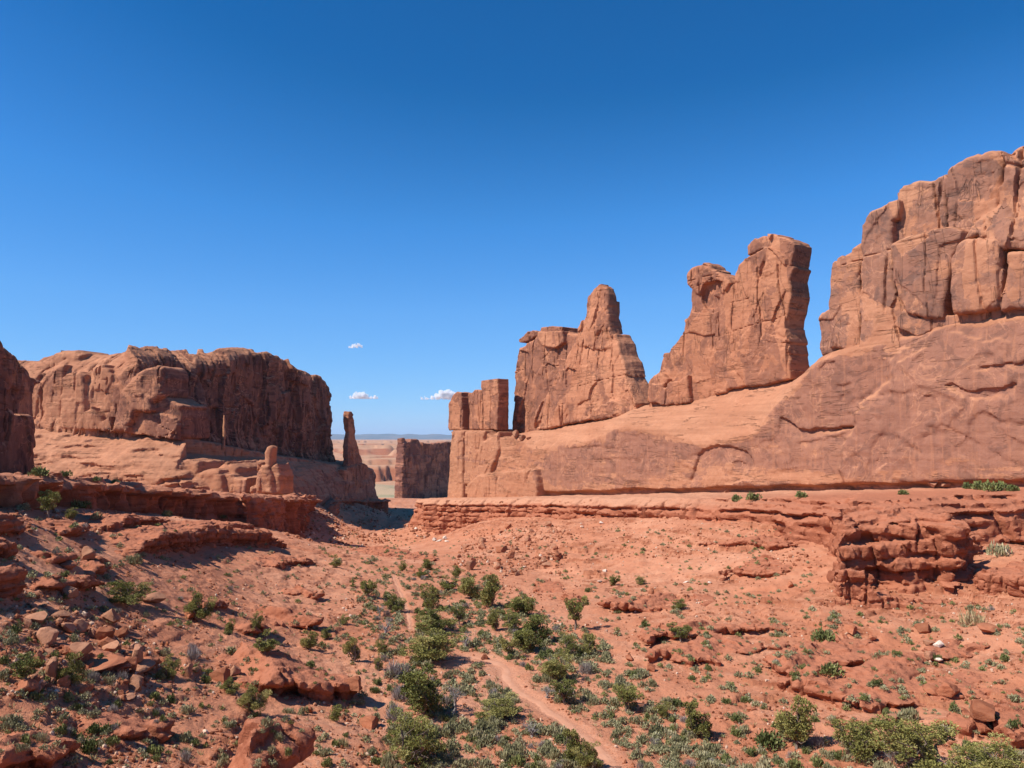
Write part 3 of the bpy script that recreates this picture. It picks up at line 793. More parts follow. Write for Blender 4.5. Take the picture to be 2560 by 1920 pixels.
pt.block(Z3([(676, 1120), (690, 1000), (750, 880), (800, 760), (860, 640), (930, 530), (1160, 500), (1188, 560), (1212, 640), (1236, 680), (1252, 760), (1292, 850), (1312, 900), (1342, 955), (1330, 1010), (1200, 1034), (1050, 1060), (900, 1090), (760, 1120)], n), n + 0.4, n - 9, 0.77, 0, 0.3, seed=35, tilt=0.10, rel=rel(135, 0.85, 0.8))
pt.block(Z3([(930, 560), (945, 460), (978, 400), (990, 310), (1004, 260), (1032, 212), (1060, 186), (1098, 182), (1114, 202), (1128, 240), (1134, 280), (1136, 420), (1160, 500), (1180, 600), (1050, 620)], n - 1), n - 1.4, n - 6, 0.77, 0, 0.5, seed=36, tilt=0.10, rel=rel(136, 0.9, 0.5))
pt.block(Z3([(1110, 470), (1140, 300), (1168, 290), (1172, 350), (1166, 400), (1184, 450), (1190, 500)], n - 4), n - 4.2, n - 7.5, 0.39, 0, 0.3, seed=37, rel=rel(137))
pt.block(Z3([(1240, 800), (1262, 755), (1290, 790), (1308, 850), (1300, 890), (1350, 895), (1355, 912), (1340, 950), (1300, 930)], n - 5), n - 5, n - 10, 0.5, 0, 0.3, seed=38, rel=rel(138))
pt.block(Z3([(770, 1110), (790, 1010), (830, 962), (838, 1100)], n + 1), n + 1.8, n - 3, 0.39, 0, 0.3, seed=39, rel=rel(139, 0.3))
pt.block(Z3([(1000, 1060), (1040, 1020), (1100, 960), (1180, 930), (1250, 965), (1258, 1030), (1130, 1056)], n + 1), n + 1.6, n - 3, 0.66, 0, 0.4, seed=40, rel=rel(140, 0.5))
pt.rough(0.3, 3.5, 43)
o = pt.build('sandstone_tower', M_TOWER, 0.08, 1.8, 8, lambda V, N, W: {'varn': np.clip(0.20 + 0.40 * sstep(-12.2, -13.2, V[:, 1]) + 0.6 * facet_tone(V[:, 0], V[:, 2], 130), -.8, 1)})
tag(o, 'pointed sandstone tower with a flat-topped dome against its far side', 'rock tower')

FS = 140
# --- four stone fingers at the far end of the wall
fg = Solid(WR, (150, 242), (-16, 4), (-18, 24), 0.26)
S2, Z2 = fg.S2, fg.Z2
n = -5.0
fg.block(Z3([(140, 1128), (140, 960), (165, 905), (195, 884), (440, 884), (446, 1000), (446, 1128)], n), n - 1.6, n - 4, 0.6, 0, 0.25, seed=40, rel=rel(140, 0.4))
fg.block(Z3([(130, 1128), (135, 960), (160, 902), (192, 880), (214, 882), (218, 960), (216, 1128)], n), n + 2, n - 4, 0.6, 0, 0.25, seed=41, rel=rel(141, 0.4))
fg.block(Z3([(230, 1128), (234, 935), (247, 905), (264, 936), (266, 1000), (264, 1128)], n), n - 0.2, n - 4, 0.6, 0, 0.25, seed=42, rel=rel(142, 0.4))
fg.block(Z3([(276, 1128), (274, 940), (268, 892), (298, 868), (334, 874), (343, 960), (346, 1128)], n), n + 1.6, n - 4, 0.6, 0, 0.25, seed=43, rel=rel(143, 0.4))
fg.block(Z3([(360, 1128), (355, 900), (340, 850), (344, 795), (366, 774), (440, 770), (458, 776), (460, 900), (452, 1000), (450, 1128)], n), n + 2.2, n - 3, 0.6, 0, 0.25, seed=44, rel=rel(144, 0.4))
fg.rough(0.2, 3.0, 44)
o = fg.build('sandstone_tower', M_TOWER, 0.07, 1.6, 9, attr_tower(0.26, 0.4, 140))
tag(o, 'group of four blocky stone fingers side by side at the far end of the wall', 'rock tower')
# ------------------------------------------------------------------ left-hand side of the canyon
def pl(pts): return [axy(a, b) for a, b in pts]
ZL1 = lambda pts: zpx(pts, 0, 780, .2893)
ZL2 = lambda pts: zpx(pts, 480, 820, .2893)

def px_of(x, y):                       # bearing of a map point, as a column of the photograph
    return CX + F_PX * x / np.maximum(y, 1.0) * math.cos(PITCH)

# --- the mesa
UP_F = [(-260, 345), (40, 322), (95, 319), (200, 311), (340, 303), (358, 314), (400, 328), (470, 350), (560, 366), (620, 384), (680, 402), (780, 436), (824, 470)]
BASE_F = [(-200, 306), (60, 295), (300, 282), (430, 278), (540, 284), (612, 306), (720, 366), (850, 428), (931, 474)]
TOP_T = [(-300, 880), (52, 890), (95, 893), (107, 878), (130, 870), (162, 873), (185, 879), (226, 875), (260, 876), (301, 868), (316, 866), (317, 850), (352, 849), (353, 854), (356, 849), (391, 851), (394, 860),
         (420, 858), (463, 864), (470, 880), (489, 881), (492, 863), (504, 864), (508, 874), (515, 876), (550, 864), (579, 862), (630, 868), (635, 878), (664, 877), (680, 887), (694, 888), (700, 896),
         (720, 895), (724, 907), (740, 920), (772, 931), (787, 933), (801, 936), (807, 946), (820, 950), (823, 960), (860, 975)]
CONTACT = [(-200, 1055), (95, 1065), (275, 1074), (440, 1088), (560, 1112), (682, 1135), (813, 1152), (862, 1158), (926, 1172), (960, 1180)]
fx, fd = np.array(UP_F, float).T
bx, bd = np.array(BASE_F, float).T
def elev(py, D): return -(np.asarray(py, float) - 1098) / F_PX * D * 1.0
FL = Frame(axy(95, 319), axy(430, 300))
def top_mesa(X, Y, arc):
    p = px_of(X, Y)
    tp = np.interp(p, *np.array(TOP_T, float).T)
    return (elev(tp, np.interp(p, fx, fd)) + 0.5 * fbm2(X / 6, Y / 6, 3, 200)).astype(np.float32)
ms = PlanSolid(FL, (-60, 95), (-205, 16), (-26, 48), 0.5)
up_poly = pl(UP_F) + [(-122, 505), (-250, 500), (-290, 340)]
al = np.concatenate([[0], np.cumsum(np.hypot(*np.diff(np.array(pl(UP_F)), axis=0).T))])
apx = lambda A: np.interp(A, al, fx)
def prof_mesa(A, Z):
    p = apx(A)
    zt = elev(np.interp(p, *np.array(TOP_T, float).T), np.interp(p, fx, fd))
    zc = elev(np.interp(p, *np.array(CONTACT, float).T), np.interp(p, fx, fd))
    shoulder = np.interp(p, [0, 380, 480, 560, 640], [15, 15, 12, 9, 3])
    t = np.clip((Z - (zt - shoulder)) / np.maximum(shoulder, 0.1), 0, 1.2)
    r = np.interp(p, [0, 380, 560, 640], [13, 14, 10, 1.5]) * t ** 2.2
    r = r + 0.35 * np.interp(p, [0, 560, 640], [1, 1, .4]) * t * perlin2(Z / 0.8, A / 40, 207)
    right = sstep(345, 420, p)
    wv = 0.8 * fbm2(A / 8, Z / 10, 2, 206)
    fl = 2.0 + 3.4 * facets((A + wv) / 9, Z / 80, 201)[0] + 1.8 * facets((A + 1.5 * wv) / 4.6, Z / 22, 202)[0] * sstep(-.3, .3, fbm2(A / 15, Z / 18, 2, 203)) + 3.0 * facets((A + wv) / 17, Z / 26, 205)[0]
    r = r + fl * (0.35 + 0.65 * right) - 1.2
    r = r + 1.6 * right * perlin2(A / 16, Z / 14, 203) 
    r = r - relief(A, Z, 204, 0.9, 1.4, 1.0, 0.6)
    r = r + 1.6 * (1 - sstep(0, 0.07, np.abs(perlin2(A / 5.5, Z / 55, 208)))) * sstep(-.2, .2, perlin2(A / 14, Z / 18, 209))
    # alcove under the brow
    al_ = np.exp(-((p - 455) / 55) ** 2 - ((Z - (zt - 17)) / 9) ** 2)
    r = r + 5.0 * al_
    # a skirt of fallen rock at the foot on the shaded side
    r = r - 1.5 * sstep(zc + 5, zc, Z)
    return r
ms.cliff(up_poly, top_mesa, prof_mesa, 0.8)
n = 0.0
P1 = lambda pts, n0: FL.px(ZL1(pts), n0)
S2, Z2 = ms.S2, ms.Z2
def rel(seed, a=0.8, L=0.9, j=1.2): return relief(S2, Z2, seed, a, j, L)
ms.block(P1([(950, 1040), (1000, 800), (1015, 690), (1080, 590), (1190, 545), (1205, 640), (1270, 760), (1292, 850), (1150, 875), (1090, 1040)], 6), 5.5, -10, 1.8, 0.3, 0.8, seed=61, tilt=0.12, rel=rel(161, 0.9))
ms.block(P1([(1110, 700), (1115, 570), (1200, 490), (1290, 464), (1388, 478), (1402, 560), (1398, 720), (1320, 780), (1200, 760)], 4), 3.5, -12, 2.1, 0.3, 0.6, seed=62, tilt=0.1, rel=rel(162, 0.8))
ms.block(P1([(1285, 1060), (1290, 800), (1360, 790), (1400, 738), (1450, 740), (1560, 810), (1582, 900), (1600, 1095)], 1.5), 1.5, -14, 1.5, 0.3, 0.6, seed=63, rel=rel(163, 0.8))
ms.block(P1([(1080, 1050), (1160, 865), (1300, 868), (1420, 880), (1525, 940), (1525, 1095)], 3.5), 3.5, -10, 0.84, 0.2, 0.6, seed=64, tilt=0.2, rel=rel(164, 1.0, 0.6, 1.2))
ms.block(P1([(350, 990), (368, 800), (425, 600), (468, 465), (545, 450), (530, 600), (505, 1000)], 3), 2.6, -8, 1.08, 0.2, 0.6, seed=65, rel=rel(165, 0.8))
ms.block(P1([(500, 1000), (528, 570), (560, 530), (690, 513), (732, 540), (728, 800), (722, 1010)], 4), 4.0, -8, 1.08, 0.2, 0.5, seed=66, rel=rel(166, 0.7))
ms.block(P1([(715, 1015), (735, 780), (800, 610), (778, 490), (880, 448), (925, 480), (970, 530), (1015, 610), (1045, 655), (1000, 820), (960, 1030)], 2.5), 2.4, -8, 0.96, 0.2, 0.6, seed=67, rel=rel(167, 1.0, 0.7, 1.0))
ms.block(P1([(655, 1010), (690, 872), (792, 818), (832, 880), (872, 942), (940, 888), (955, 1025)], 6), 6.0, -4, 0.54, 0.1, 0.4, seed=68, rel=rel(168, 0.5))
ms.block(P1([(340, 420), (380, 350), (450, 312), (560, 318), (640, 350), (620, 440), (560, 500), (440, 520), (350, 520)], 0), -4, -24, 3.0, 0.5, 0.6, seed=69, rel=rel(169, 0.8))
ms.rough(0.3, 4.0, 31)
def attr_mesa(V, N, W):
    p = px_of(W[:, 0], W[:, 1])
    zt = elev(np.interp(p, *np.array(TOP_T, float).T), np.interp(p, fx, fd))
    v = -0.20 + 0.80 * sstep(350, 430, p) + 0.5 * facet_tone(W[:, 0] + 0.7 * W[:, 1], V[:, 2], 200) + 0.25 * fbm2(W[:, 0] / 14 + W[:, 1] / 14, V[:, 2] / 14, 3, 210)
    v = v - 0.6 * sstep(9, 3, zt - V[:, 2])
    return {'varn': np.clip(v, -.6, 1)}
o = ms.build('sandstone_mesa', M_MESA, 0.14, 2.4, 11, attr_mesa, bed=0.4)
tag(o, 'broad flat-topped sandstone mesa on the left, its right-hand cliff dark in shade', 'mesa')

# --- slickrock apron the mesa stands on
bs = PlanSolid(FL, (-70, 112), (-212, 42), (-62, 8), 0.5)
base_poly = pl(BASE_F) + [axy(945, 490), (-100, 530), (-250, 520), (-260, 300)]
bl = np.concatenate([[0], np.cumsum(np.hypot(*np.diff(np.array(pl(BASE_F)), axis=0).T))])
bpx = lambda A: np.interp(A, bl, bx)
def z_contact(p): return elev(np.interp(p, *np.array(CONTACT, float).T), np.interp(p, np.append(fx, 930), np.append(fd, 474)))
def top_base(X, Y, arc):
    return (z_contact(px_of(X, Y)) + 0.3 * fbm2(X / 5, Y / 5, 2, 220)).astype(np.float32)
def prof_base(A, Z):
    p = bpx(A)
    zc = z_contact(p); zf = np.interp(p, [60, 560, 930], [-14, -20, -35])
    b = np.clip((Z - zf) / np.maximum(zc - zf, 1), 0, 1.05)
    sb = np.interp(p, [60, 400, 560, 640, 760, 860, 930], [24, 26, 40, 34, 16, 7, 3])
    r = sb * (0.28 * b + 0.72 * b ** 2.2)
    left = 1 - sstep(420, 640, p)
    r = r + left * (2.3 * perlin2(Z / 1.9 + 0.9 * fbm2(A / 14, Z / 5, 3, 3), A / 30, 222) * sstep(-.5, .2, fbm2(A / 17, Z / 4, 3, 229)) + 0.3 * perlin2(Z / 0.6 + 0.5 * fbm2(A / 9, Z / 3, 2, 4), A / 12, 223))
    r = r - relief_soft(A, Z, 224, 0.8, 0.15, 1.2, 0.5) - (1 - 0.75 * left) * relief(A, Z, 225, 0.8, 0.8, 1.2, 0.5)
    r = r + 1.2 * fbm2(A / 16, Z / 9, 3, 225)
    j = np.abs(perlin2(A / 5 + 0.25 * Z / 5, Z / 40, 226)); r = r + 1.4 * (1 - sstep(0, 0.06, j)) * left * sstep(-11, -14, Z)
    return r
bs.cliff(base_poly, top_base, prof_base, 0.8)
S2, Z2 = bs.S2, bs.Z2
P2 = lambda pts, n0: FL.px(ZL2(pts), n0)
for i, (pts, n0) in enumerate([
    ([(20, 1430), (40, 1260), (120, 1225), (200, 1230), (262, 1270), (285, 1430)], 8),
    ([(272, 1440), (280, 1262), (340, 1258), (352, 1288), (480, 1292), (492, 1440)], 6),
    ([(210, 1300), (215, 1212), (290, 1165), (392, 1208), (405, 1300)], 2),
    ([(-160, 1430), (-150, 1180), (-60, 1150), (40, 1160), (60, 1240), (30, 1430)], 8),
    ([(-330, 1400), (-320, 1200), (-240, 1160), (-150, 1180), (-160, 1410)], 9)]):
    bs.block(P2(pts, n0), n0 + 0.5, n0 - 24, 1.2, 0.3, 0.5, seed=70 + i, tilt=0.1, rel=relief(S2, Z2, 170 + i, 0.6, 0.5))
bs.rough(0.5, 6.0, 32)
def attr_base(V, N, W):
    p = px_of(W[:, 0], W[:, 1])
    return {'varn': np.clip(-0.25 + 0.85 * sstep(560, 680, p) + 0.45 * fbm2(W[:, 0] / 10, V[:, 2] / 6, 3, 228), -.6, 1)}
o = bs.build('slickrock_apron', M_BASE, 0.22, 2.4, 12, attr_base, bed=0.7)
tag(o, 'pale ribbed slickrock apron sloping out from under the left mesa', 'rock apron')

# --- hoodoo knobs at the end of the apron
hd = Solid(FL, (60, 128), (-10, 42), (-26, 8), 0.35)
S2, Z2 = hd.S2, hd.Z2
for i, (pts, n0, th, r) in enumerate([
    ([(540, 1440), (548, 1250), (600, 1182), (650, 1190), (692, 1300), (695, 1440)], 9, 9, 1.6),
    ([(676, 1440), (680, 1205), (722, 1168), (746, 1232), (766, 1290), (768, 1440)], 7, 9, 1.4),
    ([(618, 1215), (628, 1080), (650, 1030), (670, 1018), (691, 1030), (688, 1112), (682, 1215)], 7, 4, 1.1),
    ([(550, 1240), (552, 1160), (585, 1138), (622, 1160), (606, 1215)], 8, 5, 1.3),
    ([(488, 1440), (495, 1370), (520, 1354), (540, 1380), (542, 1440)], 10, 5, 1.2),
    ([(496, 1360), (500, 1260), (548, 1240), (560, 1440), (500, 1440)], 5, 6, 1.5)]):
    hd.block(P2(pts, n0), n0 + 0.4, n0 - th, r, 0.25, 0.3, seed=80 + i, rel=relief(S2, Z2, 180 + i, 0.4, 0.7, 0.6))
hd.rough(0.35, 3.0, 33)
o = hd.build('hoodoo', M_BASE, 0.14, 1.4, 13, attr_tower(-0.2, 0.3), bed=0.5)
tag(o, 'cluster of rounded knobs with one upright thumb at the end of the slickrock apron', 'hoodoo')

# --- thin needle against the shaded cliff
nd_ = Solid(Frame(axy(548, 340), axy(572, 342)), (-3, 8), (-4, 4), (-18, 18), 0.28)
nd_.block(nd_.fr.px(ZL1([(1932, 892), (1940, 888), (1945, 930), (1942, 1000), (1953, 1060), (1944, 1110), (1948, 1190), (1908, 1190), (1918, 1110), (1928, 1050), (1926, 1000), (1932, 940)])), 1.1, -1.1, 0.8, edge=0.15, seed=85)
o = nd_.build('rock_needle', M_BASE, 0.12, 1.0, 14, attr_tower(-0.4, 0.2))
tag(o, 'thin pale needle of rock standing before the shaded mesa cliff', 'rock needle')

# --- the lone spire at the end of the canyon
SPF = Frame(axy(872, 446), axy(912, 470))
sp = Solid(SPF, (-22, 34), (-20, 6), (-60, 22), 0.36)
S2, Z2 = sp.S2, sp.Z2
PS = lambda pts: SPF.px(ZL2(pts))
sp.block(PS([(1350, 1210), (1350, 1080), (1362, 900), (1352, 830), (1350, 750), (1358, 722), (1380, 722), (1390, 750), (1404, 792), (1412, 900), (1422, 980), (1442, 1050), (1464, 1130), (1482, 1215)]), 0, -3.2, 0.35, edge=0.25, seed=91, rel=relief(S2, Z2, 191, 0.6, 0.7, 0.7))
sp.block(PS([(1300, 1500), (1290, 1225), (1340, 1198), (1480, 1165), (1512, 1200), (1520, 1300), (1546, 1490)]), 1.5, -10, 1.2, edge=0.5, seed=92, rel=relief(S2, Z2, 192, 0.8, 0.9, 0.8))
sp.rough(0.5, 5.0, 34)
o = sp.build('rock_spire', M_TOWER, 0.2, 1.8, 15, attr_tower(0.25, 0.3), bed=0.3)
tag(o, 'lone slender rock spire on a block pedestal in the canyon gap', 'rock spire')

# --- dark cliff ends at the left edge of the picture
C1 = Frame(axy(104, 172), axy(-300, 112))
c1 = Solid(C1, (-6, 66), (-24, 6), (-12, 30), 0.4)
S2, Z2 = c1.S2, c1.Z2
c1.block(C1.px(ZL1([(370, 1400), (360, 1340), (345, 1250), (326, 1100), (312, 950), (298, 890), (200, 885), (150, 860), (112, 810), (96, 700), (70, 560), (42, 420), (36, 300), (0, 205), (-300, 60), (-1400, -300), (-1400, 1700)])), 0, -18, 1.5, edge=0.4, seed=95, rel=relief(S2, Z2, 195, 0.9, 1.0, 0.9))
c1.rough(0.3, 4.0, 36)
o = c1.build('sandstone_cliff', M_MESA, 0.18, 1.8, 16, attr_tower(0.4, 0.3))
tag(o, 'dark shaded cliff end cut off by the left edge of the picture', 'cliff')
C2 = Frame(axy(100, 240), axy(-250, 165))
c2 = Solid(C2, (-8, 60), (-26, 8), (-14, 34), 0.5)
S2, Z2 = c2.S2, c2.Z2
c2.block(C2.px(ZL1([(335, 1350), (300, 1000), (292, 880), (300, 700), (350, 602), (292, 560), (262, 500), (216, 440), (172, 390), (104, 318), (40, 288), (-1000, 100), (-1000, 1500)])), 0, -20, 2.2, edge=0.8, seed=96, rel=relief(S2, Z2, 196, 1.2, 0.9, 0.9))
c2.rough(0.6, 5.0, 37)
o = c2.build('sandstone_cliff', M_MESA, 0.2, 1.8, 17, attr_tower(0.2, 0.3), bed=0.5)
tag(o, 'weathered reddish cliff end between the dark left edge cliff and the mesa', 'cliff')

# --- far butte in the gap
BTF = Frame(axy(1008, 900), axy(1140, 985))
bt = Solid(BTF, (-12, 130), (-24, 8), (-80, 14), 0.8)
S2, Z2 = bt.S2, bt.Z2
PB = lambda pts: BTF.px(ZL2(pts))
rb = relief(S2, Z2, 198, 1.6, 1.2, 1.6) - np.abs(perlin2(S2 / 12, Z2 / 150, 199)) * 4
bt.block(PB([(1818, 1520), (1830, 1200), (1842, 1010), (1850, 990), (1890, 985), (1902, 960), (1962, 958), (1985, 985), (2060, 1000), (2212, 985), (2400, 1000), (2400, 1520)]), 0, -13, 1.2, edge=0.6, seed=97, rel=rb)
bt.block(PB([(1840, 1000), (1836, 955), (1860, 950), (1872, 980), (1872, 1010)]), -4, -12, 1.0, edge=0.4, seed=98)
bt.rough(0.8, 9.0, 35)
o = bt.build('sandstone_butte', M_FAR, 0.4, 4.0, 18, attr_tower(0.3, 0.3))
tag(o, 'dark sheer butte in the gap beyond the end of the right-hand wall', 'butte')
# ------------------------------------------------------------------ the ground
CTRL = [  # px, py, metres ahead
 (0, 1920, 38), (300, 1920, 42), (600, 1920, 46), (900, 1920, 50), (1300, 1920, 52), (1700, 1920, 52), (2100, 1920, 51), (2560, 1920, 50),
 (0, 1800, 42), (300, 1800, 48), (600, 1800, 54), (900, 1800, 60), (1300, 1800, 62), (1700, 1800, 62), (2100, 1800, 60), (2560, 1800, 57),
 (0, 1650, 48), (300, 1650, 56), (600, 1650, 67), (900, 1650, 77), (1300, 1650, 80), (1700, 1650, 78), (2100, 1650, 75), (2560, 1650, 70),
 (0, 1500, 56), (300, 1500, 70), (600, 1500, 92), (900, 1500, 110), (1300, 1500, 114), (1700, 1500, 108), (2100, 1500, 95), (2560, 1500, 83), (2300, 1494, 92), (2200, 1500, 93), (2420, 1486, 91),
 (0, 1400, 62), (300, 1400, 84), (600, 1400, 120), (900, 1400, 152), (1200, 1400, 160), (1500, 1400, 150), (1800, 1400, 130), (2560, 1395, 97),
 (0, 1330, 70), (300, 1335, 102), (600, 1340, 148), (760, 1346, 250), (850, 1352, 300), (850, 1374, 215), (960, 1386, 190), (960, 1364, 300), (960, 1351, 360), (1050, 1362, 270), (1050, 1346, 306), (1050, 1378, 210), (1200, 1342, 228), (962, 1342, 392), (889, 1321, 400), (1005, 1324, 405), (1300, 1330, 205), (1600, 1330, 168), (1900, 1322, 142),
 (0, 1285, 78), (120, 1285, 96), (300, 1290, 128), (450, 1296, 160), (600, 1318, 190), (700, 1328, 210), (800, 1277, 350), (850, 1293, 395), (980, 1292, 470), (1028, 1299, 440),
 (1050, 1314, 325), (1200, 1304, 262), (1350, 1298, 236), (1500, 1294, 205), (1700, 1300, 170),
 (900, 1260, 445), (990, 1262, 570), (960, 1245, 700), (960, 1232, 1100), (800, 1228, 1200), (1100, 1230, 1200),
 (-800, 1750, 40), (-800, 1450, 60), (-800, 1300, 85), (3400, 1900, 48), (3400, 1500, 75), (3400, 1330, 100), (3400, 1260, 150)]
cp = np.array([at(a, b, d) for a, b, d in CTRL])
extra = [(-10, 15, -8.2), (10, 15, -8.2), (0, -10, -2.5), (-25, -25, -2.5), (25, -25, -2.5), (-20, 28, -12.5), (20, 28, -14.5), (0, 28, -14.5),
         (0, 5, -4.5), (100, 210, -24), (150, 150, -20), (60, 300, -36), (-200, 330, -30), (-120, 200, -20), (-55, 520, -47), (-250, 200, -18), (250, 250, -24), (300, 500, -45), (-400, 600, -50), (-300, 1200, -88), (500, 1200, -88)]
cp = np.concatenate([cp, np.array(extra, float)])
def warp_uv(x, y): return x / (y + 30.0), np.log(np.maximum(y, -27) + 30.0) * 0.8
_u, _v = warp_uv(cp[:, 0], cp[:, 1])
BASE = TPS(np.stack([_u, _v], 1), cp[:, 2], 0.00003)

PATH_PX = [(1560, 1990), (1540, 1925), (1527, 1903), (1489, 1868), (1446, 1828), (1402, 1796), (1362, 1770), (1336, 1752), (1296, 1728), (1270, 1700), (1262, 1672), (1240, 1655), (1205, 1644), (1165, 1640)]
PATH2_PX = [(1028, 1572), (1022, 1545), (1015, 1518), (1005, 1490), (992, 1462), (984, 1440)]
def ground_hit(px, py, f, y0=25, y1=1500, n=900):
    px, py = np.atleast_1d(np.asarray(px, float)), np.atleast_1d(np.asarray(py, float))
    D = np.geomspace(y0, y1, n)
    x, y, z = ray(px, py)
    gx = (x / y)[:, None] * D; gz = (z / y)[:, None] * D
    below = gz < f(gx, np.broadcast_to(D, gx.shape))
    i = np.argmax(below, 1); i = np.maximum(i, 1)
    r = np.arange(len(px)); 
    return np.stack([gx[r, i], D[i], gz[r, i]], 1)
path_w = (1.0, 0.45)
path_pts = [ground_hit(*np.array(p, float).T, lambda x, y: BASE(*warp_uv(x, y)))[:, :2] for p in (PATH_PX, PATH2_PX)]
def path_dist(x, y):
    d = np.full(np.shape(x), 1e9, np.float32)
    for P, pw in zip(path_pts, path_w):
        for a, b in zip(P[:-1], P[1:]):
            e = b - a; t = np.clip(((x - a[0]) * e[0] + (y - a[1]) * e[1]) / (e @ e), 0, 1)
            d = np.minimum(d, np.hypot(x - a[0] - t * e[0], y - a[1] - t * e[1]) / pw)
    return d

def plateau(x, y):
    """the far tableland: cliffs about 1.7 km away, then ledges to the horizon"""
    n1 = fbm2(x / 420, y / 420, 4, 301); n2 = fbm2(x / 130, y / 130, 3, 302)
    e = y + 300 * n1 + 60 * n2 - 1780
    st = sstep(0, 40, e) * 26 + sstep(70, 95, e + 30 * n2) * 9 + sstep(330, 370, e + 60 * n2) * 12 + sstep(900, 960, e + 300 * n1) * 14 + sstep(2400, 2500, e + 700 * n1) * 14 + sstep(4800, 5000, e + 1500 * n1) * 14
    can = sstep(0.25, 0.33, fbm2(x / 900, y / 700, 4, 303)) * 26 * sstep(300, 900, e) * (1 - sstep(6000, 9000, e))
    return -103 + st - can + 3 * n2

VALLEY = [(-8, 52), (-10, 70), (-12, 95), (-18, 130), (-28, 180), (-50, 260), (-72, 340), (-76, 420)]
def valley_dist(x, y):
    vx = np.interp(y, [40, 60, 80, 110, 150, 200, 260, 340, 430], [3, 0, -1, -4, -14, -27, -44, -62, -70])
    return x - vx

def detail(x, y, base, calm):
    vd = valley_dist(x, y)
    slope = sstep(6, 26, np.abs(vd))
    left = sstep(-12, -24, vd)
    r = (0.5 - 0.2 * left) * fbm2(x / 13, y / 13, 4, 310) * (0.35 + slope) * (1 - 0.6 * sstep(150, 260, y) * (1 - sstep(300, 380, y)))
    r = r + sstep(290, 350, y) * (0.8 * facets(x / 7, y / 9, 340)[0] + 0.5 * fbm2(x / 4, y / 6, 3, 341))
    r = r + (0.13 + 0.10 * slope) * fbm2(x / 2.4, y / 2.4, 3, 311) + (0.05 + 0.05 * sstep(0, .3, fbm2(x / 8, y / 8, 2, 309))) * fbm2(x / 0.6, y / 0.6, 2, 312)
    # gullies running down to the wash
    r = r - (0.5 - 0.25 * left) * slope * (1 - sstep(0.0, 0.22, np.abs(perlin2(y / 17 + 0.25 * perlin2(x / 9, y / 9, 3), x / 60, 313))))
    h = base + r
    # low rock steps along the bedding
    rock = np.zeros_like(h)
    for k, (st, s0, thr) in enumerate([(1.5, 314, 0.14), (0.9, 315, 0.08), (0.45, 316, 0.05)]):
        w = fbm2(x / 24, y / 24, 3, s0 + 20)
        m = sstep(thr, thr + 0.22, fbm2(x / 21, y / 21, 3, s0)) * (0.25 + 0.75 * slope) * (1 - 0.6 * left)
        q = (h + 0.8 * w + 0.22 * fbm2(x / 2.6, y / 2.6, 3, s0 + 5)) / st
        f = q - np.floor(q)
        tgt = sstep(0.42, 0.50, f)                      # a tread, then a sharp riser
        dh = (tgt - f) * st * m * 0.45
        rs = m * sstep(0.36, 0.41, f) * (1 - sstep(0.52, 0.62, f))
        rock = np.maximum(rock, rs); h = h + dh
    return base + (h - base) * calm, rock * calm

def H(x, y, full=False):
    x = np.asarray(x, np.float32); y = np.asarray(y, np.float32)
    u, v = warp_uv(x, y)
    b = BASE(u, v)
    far = sstep(1250, 1500, y)
    b = np.where(y > 900, b * (1 - far) + plateau(x, y) * far, b) if np.any(y > 900) else b
    pd = path_dist(x, y)
    calm = sstep(0.9, 3.0, pd) * sstep(8, 30, y) * (1 - sstep(500, 800, y))
    h, rock = detail(x, y, b, calm)
    h = h - 0.12 * (1 - sstep(0.5, 1.3, pd))
    if not full: return h
    vd = valley_dist(x, y)
    sand = (1 - sstep(0.3, 1.3, pd + 0.6 * fbm2(x / 1.5, y / 1.5, 2, 330)))
    wash = (1 - sstep(5, 15, np.abs(vd) + 4 * fbm2(x / 12, y / 12, 3, 331))) * sstep(-0.2, 0.5, fbm2(x / 9, y / 9, 3, 332))
    sand = np.maximum(sand, 0.75 * wash) * (1 - sstep(500, 700, y))
    veg = sstep(650, 1000, y) * 0.9 * (1 - 0.55 * sstep(1700, 1800, y))
    if np.any(y > 1500) and h.ndim == 2:
        gz = np.abs(np.gradient(h, axis=0)) / np.maximum(np.abs(np.gradient(y, axis=0)), .1)
        cl = sstep(0.10, 0.28, gz) * sstep(1400, 1600, y); rock = np.maximum(rock, cl); veg = veg * (1 - cl)
    return h, sand, rock, veg

yv = np.concatenate([np.linspace(-26, 30, 40)[:-1], np.exp(np.linspace(math.log(62), math.log(190), 620)) - 30 - 2, np.exp(np.linspace(math.log(190), math.log(530), 420))[1:] - 32,
                     np.exp(np.linspace(math.log(530), math.log(80000), 330))[1:] - 32])
uu = np.linspace(-1, 1, 1001)
uu = np.sign(uu) * (np.abs(uu) * 0.62 + 0.38 * np.abs(uu) ** 5) * 1.0
Y, U = np.meshgrid(yv, uu, indexing='ij')
X = U * (Y + 32) * 0.95
GZ, sand_, rock_, veg_ = H(X, Y, True)
ny, nx = Y.shape
ii = np.arange(ny * nx).reshape(ny, nx)
Qg = np.stack([ii[:-1, :-1], ii[:-1, 1:], ii[1:, 1:], ii[1:, :-1]], -1).reshape(-1, 4)
Vg = np.stack([X, Y, GZ], -1).reshape(-1, 3)
ground = link('ground', mesh_np('ground', Vg, Qg, True, {'sand': sand_, 'rock': rock_, 'veg': veg_}), M_SOIL)
tag(ground, 'red desert soil of the canyon floor and slopes', 'ground', kind='structure')
# ------------------------------------------------------------------ bedded benches and ledges
def resample(P, step):
    P = np.asarray(P, float); L = np.concatenate([[0], np.cumsum(np.hypot(*np.diff(P, axis=0).T))])
    t = np.arange(0, L[-1], step); return np.stack([np.interp(t, L, P[:, i]) for i in range(P.shape[1])], 1)

